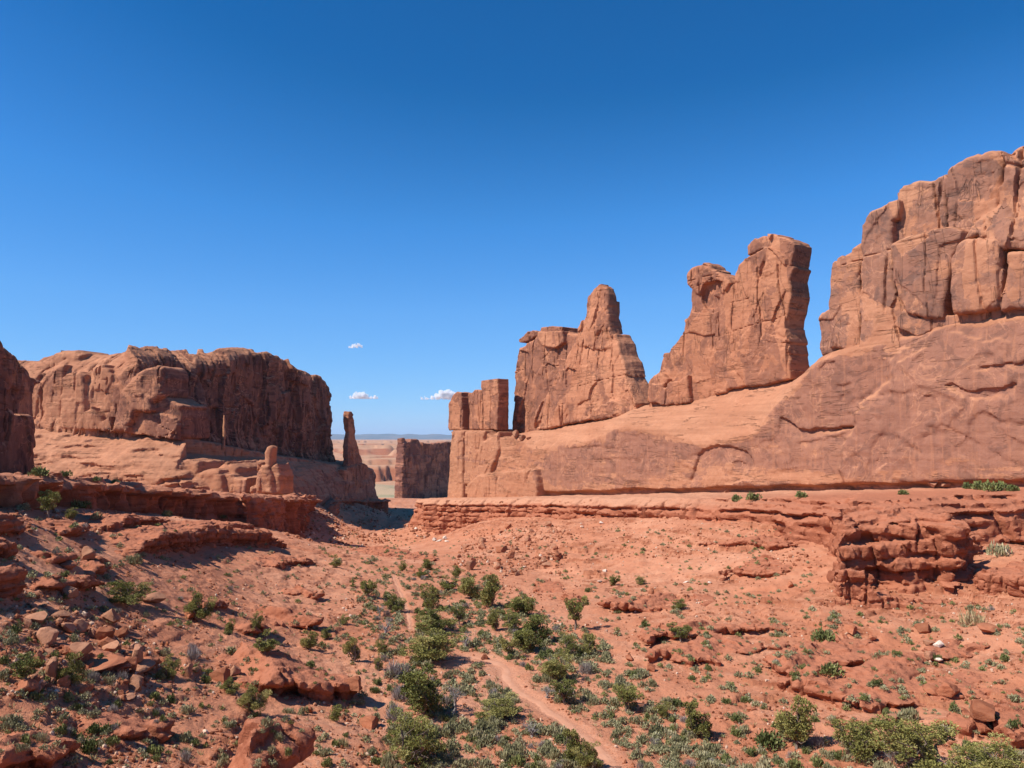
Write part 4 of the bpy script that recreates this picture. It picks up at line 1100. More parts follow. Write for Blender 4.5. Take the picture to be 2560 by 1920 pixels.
# right-hand bench under the long wall
RB_F = [(3300, 120), (2600, 113), (2445, 113), (2300, 111), (2180, 112), (2072, 116), (2040, 124), (1900, 146), (1790, 158), (1700, 170), (1600, 190), (1500, 207), (1350, 242),
        (1200, 282), (1085, 314), (1047, 333)]
RBp = np.array(pl(RB_F))
w8 = lambda s, n: tuple(WR.o + s * WR.u + n * WR.n)
rb_poly = [tuple(p) for p in RBp] + [axy(1040, 346), axy(1085, 372), w8(226, -12), w8(-85, -12)]
def rb_top0(x, y):
    s, n = WR.local(x, y)
    return wall_foot(s) - 0.15 - 0.002 * np.maximum(n, 0)
RBL = np.concatenate([[0], np.cumsum(np.hypot(*np.diff(RBp, axis=0).T))])
RBz = rb_top0(RBp[:, 0], RBp[:, 1])
def rb_top(X, Y, arc):
    z = rb_top0(X, Y) + 0.25 * fbm2(X / 7, Y / 7, 3, 401)
    q = (z * 1.0 + 0.3 * fbm2(X / 9, Y / 9, 2, 402)) / 0.5
    return (0.35 * z + 0.65 * 0.5 * (np.floor(q) + sstep(.3, .7, q - np.floor(q)))).astype(np.float32)
def rb_prof(A, Z):
    T = np.interp(A, RBL, RBz) - Z
    px_ = np.interp(A, RBL, [p for p, _ in RB_F])
    far = sstep(1900, 1600, px_)                                             # thin sandy cap towards the far end
    r = bedding(A, T, 411, (0.4, 1.0), (1.2, 4.0), 0.8, 0.45) * (1 - far) + far * (bedding(A, T + 0.5 * fbm2(A / 9, T / 3, 3, 418), 419, (0.25, 1.3), (1.5, 8.0), 0.8, 0.22) * (0.4 + 0.9 * sstep(-.3, .4, fbm2(A / 8, T / 2, 2, 417))) + 3.2 * fbm2(A / 16, 0.03 * Z, 3, 420))
    wig = 0.45 * fbm2(A / 10, 0 * A, 3, 413)
    st = T + wig
    r = r + (1 - far) * (2.4 * sstep(1.0, 0.7, st) + 1.5 * sstep(2.0, 1.7, st)) + far * 1.3 * np.clip(2.0 - st, 0, 2.2)
    r = r + 1.7 * np.exp(-((st - 2.6) / 0.36) ** 2) * (0.35 + 0.65 * sstep(-0.3, 0.3, perlin2(A / 15, 0 * A, 414)))
    r = r + 1.2 * np.exp(-((st - 4.3) / 0.28) ** 2) * sstep(-0.2, 0.4, perlin2(A / 11, 0 * A + 5, 415))
    r = r + 1.6 * fbm2(A / 9, 0.05 * Z, 4, 416) + 1.4 * (1 - sstep(0, 0.09, np.abs(perlin2(A / 8, Z / 30, 417))))
    r = r - 0.25 * np.maximum(T - 4, 0) - 0.8 * facets(A / 3, Z / 1.4, 428)[0]
    return r
FRB = WR
rb = PlanSolid(WR, (-90, 240), (-14, 74), (-48, 2), 0.34)
rb.cliff(rb_poly, rb_top, rb_prof, 0.25, da=0.3)
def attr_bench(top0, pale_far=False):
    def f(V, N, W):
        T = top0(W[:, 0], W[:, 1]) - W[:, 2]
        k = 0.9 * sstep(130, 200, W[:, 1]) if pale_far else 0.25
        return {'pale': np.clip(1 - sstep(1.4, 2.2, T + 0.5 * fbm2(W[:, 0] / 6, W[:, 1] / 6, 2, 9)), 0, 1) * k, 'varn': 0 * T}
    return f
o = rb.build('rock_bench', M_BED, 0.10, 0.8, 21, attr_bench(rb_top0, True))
tag(o, 'long bedded red rock bench under the right-hand wall, breaking out in bold blocky layers', 'rock ledge')
del rb

# left-hand bench under the mesa
LB_F = [(-400, 64), (-100, 73), (0, 82), (60, 90), (118, 101), (150, 106), (210, 117), (250, 126), (300, 137), (380, 155), (450, 169), (530, 186), (598, 207), (606, 199), (706, 221), (714, 246), (740, 268), (800, 340), (850, 408), (900, 448), (945, 470)]
LB_Y = [1170, 1170, 1174, 1180, 1192, 1192, 1195, 1198, 1204, 1214, 1222, 1230, 1237, 1236, 1243, 1243, 1243, 1246, 1248, 1249, 1249]
LBp = np.array(pl(LB_F)); LBz = np.array([at(p, y, d)[2] for (p, d), y in zip(LB_F, LB_Y)])
LBL = np.concatenate([[0], np.cumsum(np.hypot(*np.diff(LBp, axis=0).T))])
lb_back = [((-120, 290), -19.0), ((-180, 300), -18.5), ((-100, 165), -8.4), ((-150, 180), -9), ((-92, 400), -35), ((-125, 240), -14.5), ((-112, 340), -25)]
LBT = TPS(np.concatenate([LBp / 100, np.array([p for p, _ in lb_back]) / 100]), np.concatenate([LBz, [z for _, z in lb_back]]), 0.0005)
def lb_top0(x, y): return LBT(x / 100, y / 100)
def lb_top(X, Y, arc):
    return (lb_top0(X, Y) + 0.9 * fbm2(X / 8, Y / 8, 4, 421) + 0.5 * np.floor(1.6 * fbm2(X / 5, Y / 5, 2, 419))).astype(np.float32)
def lb_prof(A, Z):
    T = np.interp(A, LBL, LBz) - Z
    px_ = np.interp(A, LBL, [p for p, _ in LB_F])
    pil = sstep(598, 606, px_) * (1 - sstep(712, 720, px_))
    r = bedding(A, T, 422, (0.4, 1.2), (1.0, 4.0), 0.7, 0.4)
    wig = 0.4 * fbm2(A / 9, 0 * A, 3, 423)
    cave = 0.25 + 0.75 * sstep(-0.25, 0.15, fbm2(A / 6, 0 * A, 2, 427))
    r = r + (1 - pil) * (1.4 * sstep(0.8, 0.5, T + wig) + 4.2 * cave * sstep(1.5, 1.9, T + wig)) + pil * 0.5 * np.clip(1.2 - T, 0, 2)
    r = r + (1 - 0.8 * pil) * (4.6 * fbm2(A / 10, 0.04 * Z, 4, 424) + 4.5 * sstep(0.05, 0.3, perlin2(A / 11, 0 * A, 430)) * (0.4 + 0.6 * sstep(0.5, 2.0, T)) + 1.8 * sstep(1.5, 4, T) * sstep(-.1, .4, perlin2(A / 7, 0 * A, 425)))
    return r + 1.0 * (1 - sstep(0, 0.09, np.abs(perlin2(A / 5, Z / 30, 426)))) - 1.0 * facets(A / 3, Z / 1.4, 429)[0]
FLB = Frame(axy(0, 82), axy(700, 230))
lb = PlanSolid(FLB, (-40, 420), (-130, 22), (-60, 0), 0.42)
lb_poly = [tuple(p) for p in LBp] + [(-70, 480), (-250, 460), (-260, 200), (-140, 62)]
lb.cliff(lb_poly, lb_top, lb_prof, 0.25, da=0.3)
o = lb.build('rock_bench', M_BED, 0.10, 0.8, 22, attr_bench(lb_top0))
tag(o, 'broken bedded rock bench along the left rim, its overhangs in black shadow', 'rock ledge')
del lb

def ledge(pts, height, label, seed, thick=(0.4, 1.2), width=(1.0, 3.0), amp=0.5, groove=0.35, over=0.6, tilt=0.06, h=0.17, pale=0.0, drop=1.6, rough=0.7, name='rock_ledge'):
    """an outcropping layer: its foot follows the listed picture points on the slope, its top runs back into the slope"""
    P = ground_hit(*np.array(pts, float).T, H)
    c = P.mean(0)
    e = 3.0
    b = lambda x, y: float(BASE(*warp_uv(np.array([x]), np.array([y])))[0])
    g = np.array([b(c[0] + e, c[1]) - b(c[0] - e, c[1]), b(c[0], c[1] + e) - b(c[0], c[1] - e)]) / (2 * e)
    sl = max(np.hypot(*g), 0.08); gd = g / np.hypot(*g)
    front = P[-1, :2] - P[0, :2]; nrm = np.array([-front[1], front[0]]) / np.hypot(*front)
    if nrm @ gd < 0: nrm = -nrm
    dirb = nrm + gd; dirb /= np.hypot(*dirb)
    depth = min(height / max(sl - tilt, 0.08) + 2.0, 16)
    Q = np.concatenate([P[:, :2], (P[::-1, :2] + dirb * depth)])
    fr = Frame(P[0, :2], P[-1, :2])
    L = np.concatenate([[0], np.cumsum(np.hypot(*np.diff(P[:, :2], axis=0).T))])
    A_, *_ = np.linalg.lstsq(np.concatenate([P[:, :2] - c[:2], np.ones((len(P), 1))], 1), P[:, 2], rcond=None)
    zline = P[:, 2]
    fl = fr.local(Q[:, 0], Q[:, 1])
    S = PlanSolid(fr, (fl[0].min() - 2, fl[0].max() + 2), (fl[1].min() - 2, fl[1].max() + 2.5), (P[:, 2].min() - drop - 1, P[:, 2].max() + height + 2), h)
    sP = fr.local(P[:, 0], P[:, 1])[0]; o_ = np.argsort(sP)
    ends = lambda s: height * (0.35 + 0.65 * sstep(0, 0.22, (s - sP.min()) / np.ptp(sP)) * (1 - sstep(0.8, 1.0, (s - sP.min()) / np.ptp(sP))))
    def top0(x, y):
        s, n = fr.local(x, y)
        return np.interp(s, sP[o_], zline[o_]) + ends(s) + tilt * (-(n)) * 1.0
    def top(X, Y, arc):
        q = 1.3 * fbm2(X / 4, Y / 4, 3, seed) + 0.3 * fbm2(X / 1.1, Y / 1.1, 2, seed + 8)
        return (top0(X, Y) + 0.3 * rough * (np.floor(q) + sstep(0, .25, q - np.floor(q))) + 0.12 * q + 0.5 * rough * facets(X / 2.2, Y / 2.2, seed + 12)[0]).astype(np.float32)
    def prof(A, Z):
        zt = np.interp(A, L, zline) + height
        T = zt - Z
        r = bedding(A, T, seed, thick, width, amp, groove)
        r = r + rough * 1.1 * fbm2(A / 5, 0.05 * Z, 3, seed + 1) + over * sstep(0.35 * height, 0.8 * height, T) * (0.4 + 0.6 * sstep(-.2, .3, perlin2(A / 4, 0 * A, seed + 2)))
        return r + 0.9 * (1 - sstep(0, 0.08, np.abs(perlin2(A / 3.2, Z / 20, seed + 3)))) + 0.12 * fbm2(A / 0.7, Z / 0.5, 2, seed + 9) - 0.8 * rough * facets(A / 2.3, Z / 1.3, seed + 11)[0]
    S.cliff(Q, top, prof, 0.12, da=0.15, warp=0.6, seed=seed)
    def attr(V, N, W):
        T = top0(W[:, 0], W[:, 1]) - W[:, 2]
        return {'pale': pale * (1 - sstep(0.3, 0.9, T)), 'varn': 0 * T}
    o = S.build(name, M_BED, 0.10, 0.5, seed, attr)
    return tag(o, label, 'rock ledge')

ledge([(2066, 1500), (2110, 1500), (2180, 1492), (2300, 1488), (2396, 1484), (2434, 1440)], 8.6, 'bold outcrop of stacked layers of rounded red blocks jutting from the right bench', 460,
      (0.6, 2.3), (1.2, 6.0), 1.3, 0.8, 0.6, 0.0, 0.22, 0.0, 3.0, 1.2, 'rock_outcrop')
ledge([(283, 1338), (330, 1333), (400, 1334), (445, 1330)], 2.2, 'short dark ledge on the upper left slope, just below the broken rim', 431)
ledge([(462, 1332), (520, 1336), (580, 1334), (640, 1330)], 1.9, 'low crumbling ledge running left from the foot of the blocky rock pillar', 432)
ledge([(350, 1412), (375, 1402), (440, 1392), (500, 1384), (545, 1372), (610, 1372), (665, 1374), (715, 1370)], 3.0, 'long overhanging ledge halfway down the left slope with a black shadow beneath', 433, over=1.2)
ledge([(-60, 1430), (0, 1424), (40, 1418), (60, 1408)], 2.0, 'small dark ledge at the left edge above the boulder field', 434, over=1.0)
ledge([(-40, 1545), (20, 1525), (60, 1508)], 2.6, 'dark hollowed ledge at the left edge beside the boulders', 435, over=1.2)
ledge([(95, 1500), (160, 1506), (220, 1500), (272, 1492)], 1.6, 'knobby red ledge left of the big leaning green bush', 436, amp=0.7)
ledge([(645, 1748), (700, 1752), (740, 1748), (800, 1764), (860, 1768), (905, 1766), (930, 1752)], 1.9, 'thick overhanging ledge of rounded boulders below the middle of the left slope', 437, (0.9, 1.6), (1.6, 3.2), 0.8, 0.5, 1.3)
ledge([(560, 1935), (640, 1925), (700, 1930), (760, 1945), (830, 1940)], 3.2, 'massive rounded outcrop with a dark cave at the bottom edge', 438, (1.0, 2.0), (1.6, 3.4), 1.2, 1.0, 2.4, 0.06, 0.15)
ledge([(282, 1868), (340, 1862), (400, 1866), (440, 1852), (478, 1838)], 1.1, 'ragged little scarp with pocketed shadow at lower left', 439, (0.3, 0.7), (0.6, 1.5), 0.6)
ledge([(-30, 1950), (60, 1945), (130, 1940), (175, 1930), (202, 1885)], 1.3, 'soil-covered ledge in the bottom left corner', 440)
ledge([(-30, 1352), (15, 1350), (58, 1346)], 1.8, 'dark pocketed ledge at the left edge, highest on the slope', 471, over=1.4)
ledge([(52, 1350), (75, 1347), (98, 1342)], 1.2, 'short dark ledge beside the highest pocketed ledge at left', 472, over=1.2)
ledge([(170, 1350), (205, 1346), (245, 1340)], 1.5, 'crumbly ledge on the upper left slope under the middle of the rim', 473, over=1.2)
ledge([(140, 1424), (165, 1424), (190, 1416)], 1.3, 'broken dark ledge next to the blocky boulder on the upper left slope', 474, over=1.0, amp=0.7)
ledge([(244, 1452), (280, 1450), (314, 1438)], 1.6, 'hollow rock ledge above the wide leaning juniper', 475, over=1.4, amp=0.7)
ledge([(515, 1532), (550, 1530), (582, 1522)], 0.9, 'low shadowed ledge right of the mid-slope juniper', 476, over=0.8)
ledge([(772, 1580), (800, 1578), (832, 1566)], 1.6, 'dark hollowed rocks left of the little round juniper', 477, over=1.4, amp=0.7)
ledge([(738, 1560), (756, 1562), (776, 1556)], 0.9, 'small jagged ledge left of the dark hollowed rocks', 478, over=0.8)
ledge([(300, 1696), (350, 1690), (400, 1688), (420, 1680)], 1.2, 'slabby ledge under the egg-shaped boulder', 479, over=0.9)
ledge([(180, 1672), (240, 1680), (300, 1668)], 1.0, 'flat layered ledge across the middle of the boulder field', 480, over=0.8)
ledge([(850, 1680), (880, 1676), (905, 1690)], 1.3, 'shadowed notch of rock above the overhanging boulder ledge', 481, over=1.2)
ledge([(1320, 1462), (1380, 1462), (1420, 1472)], 0.7, 'thin red ledge above the lollipop juniper', 482, (0.3, 0.6))
ledge([(1400, 1500), (1440, 1492), (1460, 1500)], 0.6, 'tiny ledge left of the broken block ledge on the mid right slope', 483, (0.3, 0.5))
ledge([(1590, 1660), (1680, 1664), (1730, 1672), (1800, 1668)], 0.7, 'faint slabby ledge below the split blocks', 484, (0.3, 0.5))
ledge([(2060, 1812), (2130, 1822), (2200, 1818)], 0.6, 'low pale ledge under the long cracked ledge', 485, (0.3, 0.5), pale=0.5)
ledge([(610, 1590), (650, 1592), (690, 1588)], 0.9, 'small flat ledge above the solitary round bush on the left slope', 441)
ledge([(690, 1422), (740, 1414), (790, 1416), (812, 1418)], 0.9, 'thin curved ledge line on the far left slope above the trees', 442, (0.3, 0.6))
ledge([(770, 1502), (800, 1506), (830, 1500)], 1.2, 'small shadowed overhang left of the dark tree group', 443)
ledge([(1880, 1722), (1930, 1728), (2000, 1742), (2060, 1762), (2110, 1776), (2170, 1786), (2215, 1790)], 1.0, 'long cracked ledge crossing the lower right slope', 444, (0.3, 0.7), (1.2, 3.0), 0.35)
ledge([(1805, 1682), (1850, 1668), (1905, 1676), (1960, 1705), (1975, 1708)], 0.9, 'arched ledge on the right slope left of the long cracked ledge', 445, (0.3, 0.7))
ledge([(2190, 1655), (2235, 1664), (2285, 1666)], 0.6, 'thin slab edge among gravel on the right slope', 446, (0.3, 0.5))
ledge([(2325, 1822), (2380, 1842), (2430, 1858), (2465, 1860)], 1.1, 'smooth sloping slab with a shadowed lip at lower right', 447, (0.6, 1.2), (3, 6), 0.3)
ledge([(2462, 1850), (2500, 1882), (2545, 1884), (2620, 1860), (2680, 1850)], 1.3, 'big smooth bulging slab at the right edge near the bottom', 448, (0.8, 1.4), (3, 6), 0.3)
ledge([(1490, 1520), (1530, 1534), (1570, 1536), (1605, 1536)], 1.1, 'broken block ledge on the mid right slope beside the round-crowned tree', 449, (0.5, 1.0), (1.0, 2.2), 0.6)
ledge([(1588, 1600), (1620, 1622), (1645, 1622), (1670, 1606)], 1.2, 'small stack of split blocks on the mid right slope', 450, (0.5, 1.0), (0.8, 1.8), 0.8)
ledge([(1700, 1470), (1760, 1460), (1830, 1440), (1900, 1448), (1960, 1440)], 0.8, 'faint broken ledge line on the upper right slope', 451, (0.3, 0.6))
ledge([(1740, 1368), (1800, 1372), (1860, 1366), (1920, 1378), (1990, 1372)], 1.0, 'thin layered ledge below the right bench', 452, (0.3, 0.6))
ledge([(905, 1372), (960, 1378), (1010, 1386), (1060, 1392), (1110, 1400)], 1.2, 'low dark-lined ledge across the far canyon floor', 453, (0.4, 0.8))
ledge([(2400, 1492), (2440, 1478), (2500, 1492), (2560, 1502), (2680, 1500)], 2.4, 'double row of smooth red blocks right of the bold outcrop', 454, (0.8, 1.6), (2.0, 4.5), 0.5, 0.5, 0.4)
ledge([(2058, 1514), (2095, 1514), (2112, 1500)], 4.0, 'squat red pillar at the near corner of the bold outcrop', 455, (1.0, 2.0), (2, 4), 0.5, 0.5, 0.3)
# ------------------------------------------------------------------ placing things where the photograph shows them on the finished ground
bpy.context.view_layer.update()
_dg = bpy.context.evaluated_depsgraph_get()
def hit(px, py):
    x, y, z = ray(px, py)
    ok, loc, nrm, _, ob, _ = scene.ray_cast(_dg, Vector((0, 0, 0)), Vector((float(x), float(y), float(z))).normalized())
    return (np.array(loc), np.array(nrm), ob.name) if ok else (None, None, None)

# ------------------------------------------------------------------ plant builders
class LeafMesh:
    def __init__(self): self.V, self.T, self.n = [], [], 0
    def quads(self, c, ax, up, ln, wd, tone):
        """leaf-sized faces: centre, long axis, side axis, lengths, widths"""
        a = ax * ln[:, None] / 2; b = up * wd[:, None] / 2
        q = np.stack([c - a - b * 0.5, c - b + a * 0.15, c + a, c + b - a * 0.1], 1).reshape(-1, 3)
        self.V.append(q); self.T.append(np.repeat(tone, 4)); self.n += len(c)
    def mesh(self, name):
        V = np.concatenate(self.V); Q = np.arange(len(V)).reshape(-1, 4)
        return mesh_np(name, V, Q, False, {'tone': np.concatenate(self.T)})

def runit(g, n):
    v = g.normal(size=(n, 3)); return v / np.linalg.norm(v, axis=1, keepdims=True)

def tube(pts, radii, sides=6):
    pts = np.asarray(pts, float); V, Q = [], []
    for i, p in enumerate(pts):
        t = pts[min(i + 1, len(pts) - 1)] - pts[max(i - 1, 0)]; t /= max(np.linalg.norm(t), 1e-6)
        a = np.cross(t, [0.3, 0.9, 0.2]); a /= max(np.linalg.norm(a), 1e-6); b = np.cross(t, a)
        for k in range(sides):
            th = 2 * math.pi * k / sides
            V.append(p + radii[i] * (math.cos(th) * a + math.sin(th) * b))
    for i in range(len(pts) - 1):
        for k in range(sides):
            k2 = (k + 1) % sides
            Q.append((i * sides + k, i * sides + k2, (i + 1) * sides + k2, (i + 1) * sides + k))
    return np.array(V), np.array(Q)

def join_tubes(ts):
    V, Q, n = [], [], 0
    for v, q in ts: V.append(v); Q.append(q + n); n += len(v)
    return np.concatenate(V), np.concatenate(Q)

def limb(g, a, b, r0, r1, wob=0.08, n=6):
    t = np.linspace(0, 1, n)[:, None]
    p = np.asarray(a) * (1 - t) + np.asarray(b) * t
    p[1:-1] += g.normal(scale=wob, size=(n - 2, 3)) * np.linalg.norm(np.asarray(b) - a)
    return p, np.linspace(r0, r1, n)

M_BARK = bark('juniper_bark')
M_DEAD = bark('weathered_grey_wood', (0.22, 0.19, 0.17), (0.38, 0.34, 0.30))
M_JUN = plain_leaf('juniper_foliage', [(0.095, 0.098, 0.026), (0.19, 0.185, 0.050), (0.28, 0.262, 0.080), (0.37, 0.33, 0.12)])
M_SAGE = plain_leaf('sage_foliage', [(0.165, 0.150, 0.075), (0.285, 0.262, 0.135), (0.39, 0.355, 0.195), (0.50, 0.45, 0.28)])
M_GREEN = plain_leaf('green_shrub_foliage', [(0.065, 0.078, 0.024), (0.13, 0.148, 0.046), (0.20, 0.215, 0.075), (0.29, 0.28, 0.12)])
M_GRASS = plain_leaf('dry_grass', [(0.20, 0.16, 0.07), (0.34, 0.28, 0.14), (0.48, 0.40, 0.23)])
M_TWIG = plain_leaf('bare_twigs', [(0.16, 0.13, 0.11), (0.27, 0.23, 0.20), (0.38, 0.34, 0.30)])

def make_juniper(name, seed, form):
    """unit-high, unit-wide juniper: returns (trunk mesh, crown mesh)"""
    g = np.random.default_rng(seed)
    ts, clumps = [], []
    if form == 'round':      base_h, top, nl, cr = 0.10, 0.84, 8, 0.17
    elif form == 'spread':   base_h, top, nl, cr = 0.14, 0.78, 9, 0.15
    elif form == 'umbrella': base_h, top, nl, cr = 0.28, 0.80, 6, 0.15
    elif form == 'tall':     base_h, top, nl, cr = 0.10, 0.88, 8, 0.15
    else:                    base_h, top, nl, cr = 0.06, 0.80, 9, 0.17      # 'low'
    lean = np.array([g.normal(0, .16), g.normal(0, .16), 0])
    fork = np.array([g.normal(0, .03), g.normal(0, .03), base_h])
    p, r = limb(g, (0, 0, -0.06), fork, 0.045, 0.035, 0.06, 4); ts.append(tube(p, r))
    for i in range(nl):
        th = 2 * math.pi * (i + g.uniform(-.35, .35)) / nl
        if form == 'umbrella': rr, zz = g.uniform(.22, .38), top - g.uniform(0, .14)
        elif form == 'tall': rr, zz = g.uniform(.1, .34), base_h + (top - base_h) * (i + .6) / nl
        elif form == 'low': rr, zz = g.uniform(.16, .36), g.uniform(.25, top)
        else: rr, zz = g.uniform(.14, .36), base_h + (top - base_h) * g.uniform(.2, 1)
        if form == 'spread' and i % 2: zz = base_h + .22; rr = .38
        if i == 0 and form != 'umbrella': rr, zz = .06, top
        e = np.array([rr * math.cos(th), rr * math.sin(th), zz])
        p, r = limb(g, fork, e, 0.026, 0.007, 0.07, 6); ts.append(tube(p, r, 5))
        if g.uniform() < .85: clumps.append((e, cr * g.uniform(.55, 1.25)))
        for j in range(5):
            q = p[g.integers(2, 6)] + g.normal(scale=.085, size=3) * (1, 1, .8)
            q[2] = max(q[2], base_h * 0.7)
            p2, r2 = limb(g, p[3], q, 0.009, 0.004, 0.06, 4); ts.append(tube(p2, r2, 4))
            clumps.append((q + lean * q[2], cr * g.uniform(.35, .95)))
    for i in range(3):                                   # bare twigs poking out
        th = g.uniform(0, 6.28); e = np.array([.45 * math.cos(th), .45 * math.sin(th), g.uniform(.3, .8)])
        p, r = limb(g, fork * 1.2, e, 0.012, 0.003, 0.08, 6); ts.append(tube(p, r, 4))
    lm = LeafMesh()
    for c, rad in clumps:
        fine = 0.62 if form in ('spread', 'low') else 0.85
        n = int((150 * (rad / cr) ** 2 + 20) / fine ** 1.7)
        d = runit(g, n); rr = rad * g.uniform(.35, 1.0, n) ** .6
        pos = c + d * rr[:, None] * (1, 1, .78)
        out = d + np.array([0, 0, .55]) + g.normal(scale=.45, size=(n, 3)); out /= np.linalg.norm(out, axis=1, keepdims=True)
        sd = np.cross(out, runit(g, n)); sd /= np.maximum(np.linalg.norm(sd, axis=1, keepdims=True), 1e-6)
        tone = np.clip(0.45 + g.normal(0, .2) + g.normal(0, .2, n), 0, 1)
        lm.quads(pos, out, sd, fine * g.uniform(.032, .075, n), fine * g.uniform(.016, .036, n), tone)
    tv, tq = join_tubes(ts)
    allv = np.concatenate(lm.V)
    zmax = allv[:, 2].max(); w = np.percentile(np.hypot(allv[:, 0], allv[:, 1]), 98) * 2
    k = np.array([1 / w, 1 / w, 1 / zmax])
    lm.V = [v * k for v in lm.V]; tv = tv * k
    return mesh_np(name + '_trunk', tv, tq), lm.mesh(name + '_crown')

def make_snag(seed):
    g = np.random.default_rng(seed); ts = []
    def grow(a, d, ln, r, depth):
        b = a + d * ln
        p, rr = limb(g, a, b, r, r * .55, .07, 5); ts.append(tube(p, rr, 6 if depth > 1 else 4))
        if depth == 0: return
        for i in range(g.integers(3, 5)):
            nd = d + g.normal(scale=.55, size=3) + np.array([0, 0, .12]); nd /= np.linalg.norm(nd)
            grow(p[g.integers(2, 5)], nd, ln * g.uniform(.55, .8), r * .5, depth - 1)
    grow(np.array([0, 0, -.05]), np.array([.1, 0, 1.0]), .36, .05, 4)
    V, Q = join_tubes(ts)
    k = np.array([1 / np.ptp(V[:, 0]), 1 / np.ptp(V[:, 1]), 1 / V[:, 2].max()])
    return mesh_np('dead_tree_wood', V * k, Q)

def make_tuft(name, seed, n, kind):
    """unit-wide shrub of stems and leaf blades"""
    g = np.random.default_rng(seed); lm = LeafMesh()
    nb = g.integers(4, 8); cen = g.uniform(-.28, .28, (nb, 2)); cen[0] = 0
    hb = g.uniform(.6, 1.0, nb)
    k = g.integers(0, nb, n)
    th = g.uniform(0, 2 * math.pi, n); el = np.arccos(g.uniform(0.05, 1, n))
    d = np.stack([np.cos(th) * np.sin(el), np.sin(th) * np.sin(el), np.cos(el)], 1)
    rad = 0.30 * hb[k] * g.uniform(.45, 1.0, n) ** .5
    c = np.concatenate([cen[k], np.zeros((n, 1))], 1) + d * rad[:, None] * (1, 1, 1.25)
    c[:, 2] = np.maximum(c[:, 2], 0.02)
    out = d + np.array([0, 0, .7]) + g.normal(scale=.35, size=(n, 3)); out /= np.linalg.norm(out, axis=1, keepdims=True)
    sd = np.cross(out, runit(g, n)); sd /= np.maximum(np.linalg.norm(sd, axis=1, keepdims=True), 1e-6)
    if kind == 'twig': ln, wd = g.uniform(.18, .34, n), g.uniform(.010, .020, n)
    elif kind == 'grass': ln, wd = g.uniform(.25, .5, n), g.uniform(.018, .030, n)
    elif kind == 'green': ln, wd = g.uniform(.08, .16, n), g.uniform(.040, .075, n)
    else: ln, wd = g.uniform(.09, .18, n), g.uniform(.032, .06, n)
    tone = np.clip(.5 + g.normal(0, .14, nb)[k] + g.normal(0, .2, n), 0, 1)
    lm.quads(c, out, sd, ln, wd, tone)
    V = np.concatenate(lm.V)
    kx = 1 / (np.percentile(np.hypot(V[:, 0], V[:, 1]), 97) * 2)
    lm.V = [v * np.array([kx, kx, 1 / V[:, 2].max()]) for v in lm.V]
    return lm.mesh(name)

FORMS = {f: [make_juniper('juniper_' + f, 500 + 10 * i + j, f) for j in range(3 if f in ('round', 'low', 'spread') else 2)]
         for i, f in enumerate(['round', 'spread', 'umbrella', 'tall', 'low'])}
SNAGS = [make_snag(600 + i) for i in range(3)]
TUFT = {'sage': [make_tuft('sagebrush', 700 + i, 420, 'sage') for i in range(5)],
        'green': [make_tuft('green_shrub', 720 + i, 420, 'green') for i in range(4)],
        'twig': [make_tuft('bare_shrub', 740 + i, 420, 'twig') for i in range(3)],
        'grass': [make_tuft('grass_tuft', 760 + i, 160, 'grass') for i in range(2)]}
TMAT = {'sage': M_SAGE, 'green': M_GREEN, 'twig': M_TWIG, 'grass': M_GRASS}
for k, L in TUFT.items():
    for m in L: m.materials.append(TMAT[k])
for L in FORMS.values():
    for a, b in L: a.materials.append(M_BARK); b.materials.append(M_JUN)
for m in SNAGS: m.materials.append(M_DEAD)

def put(o, p, w, h, rz):
    o.location = (float(p[0]), float(p[1]), float(p[2])); o.scale = (w, w, h); o.rotation_euler = (0, 0, rz)

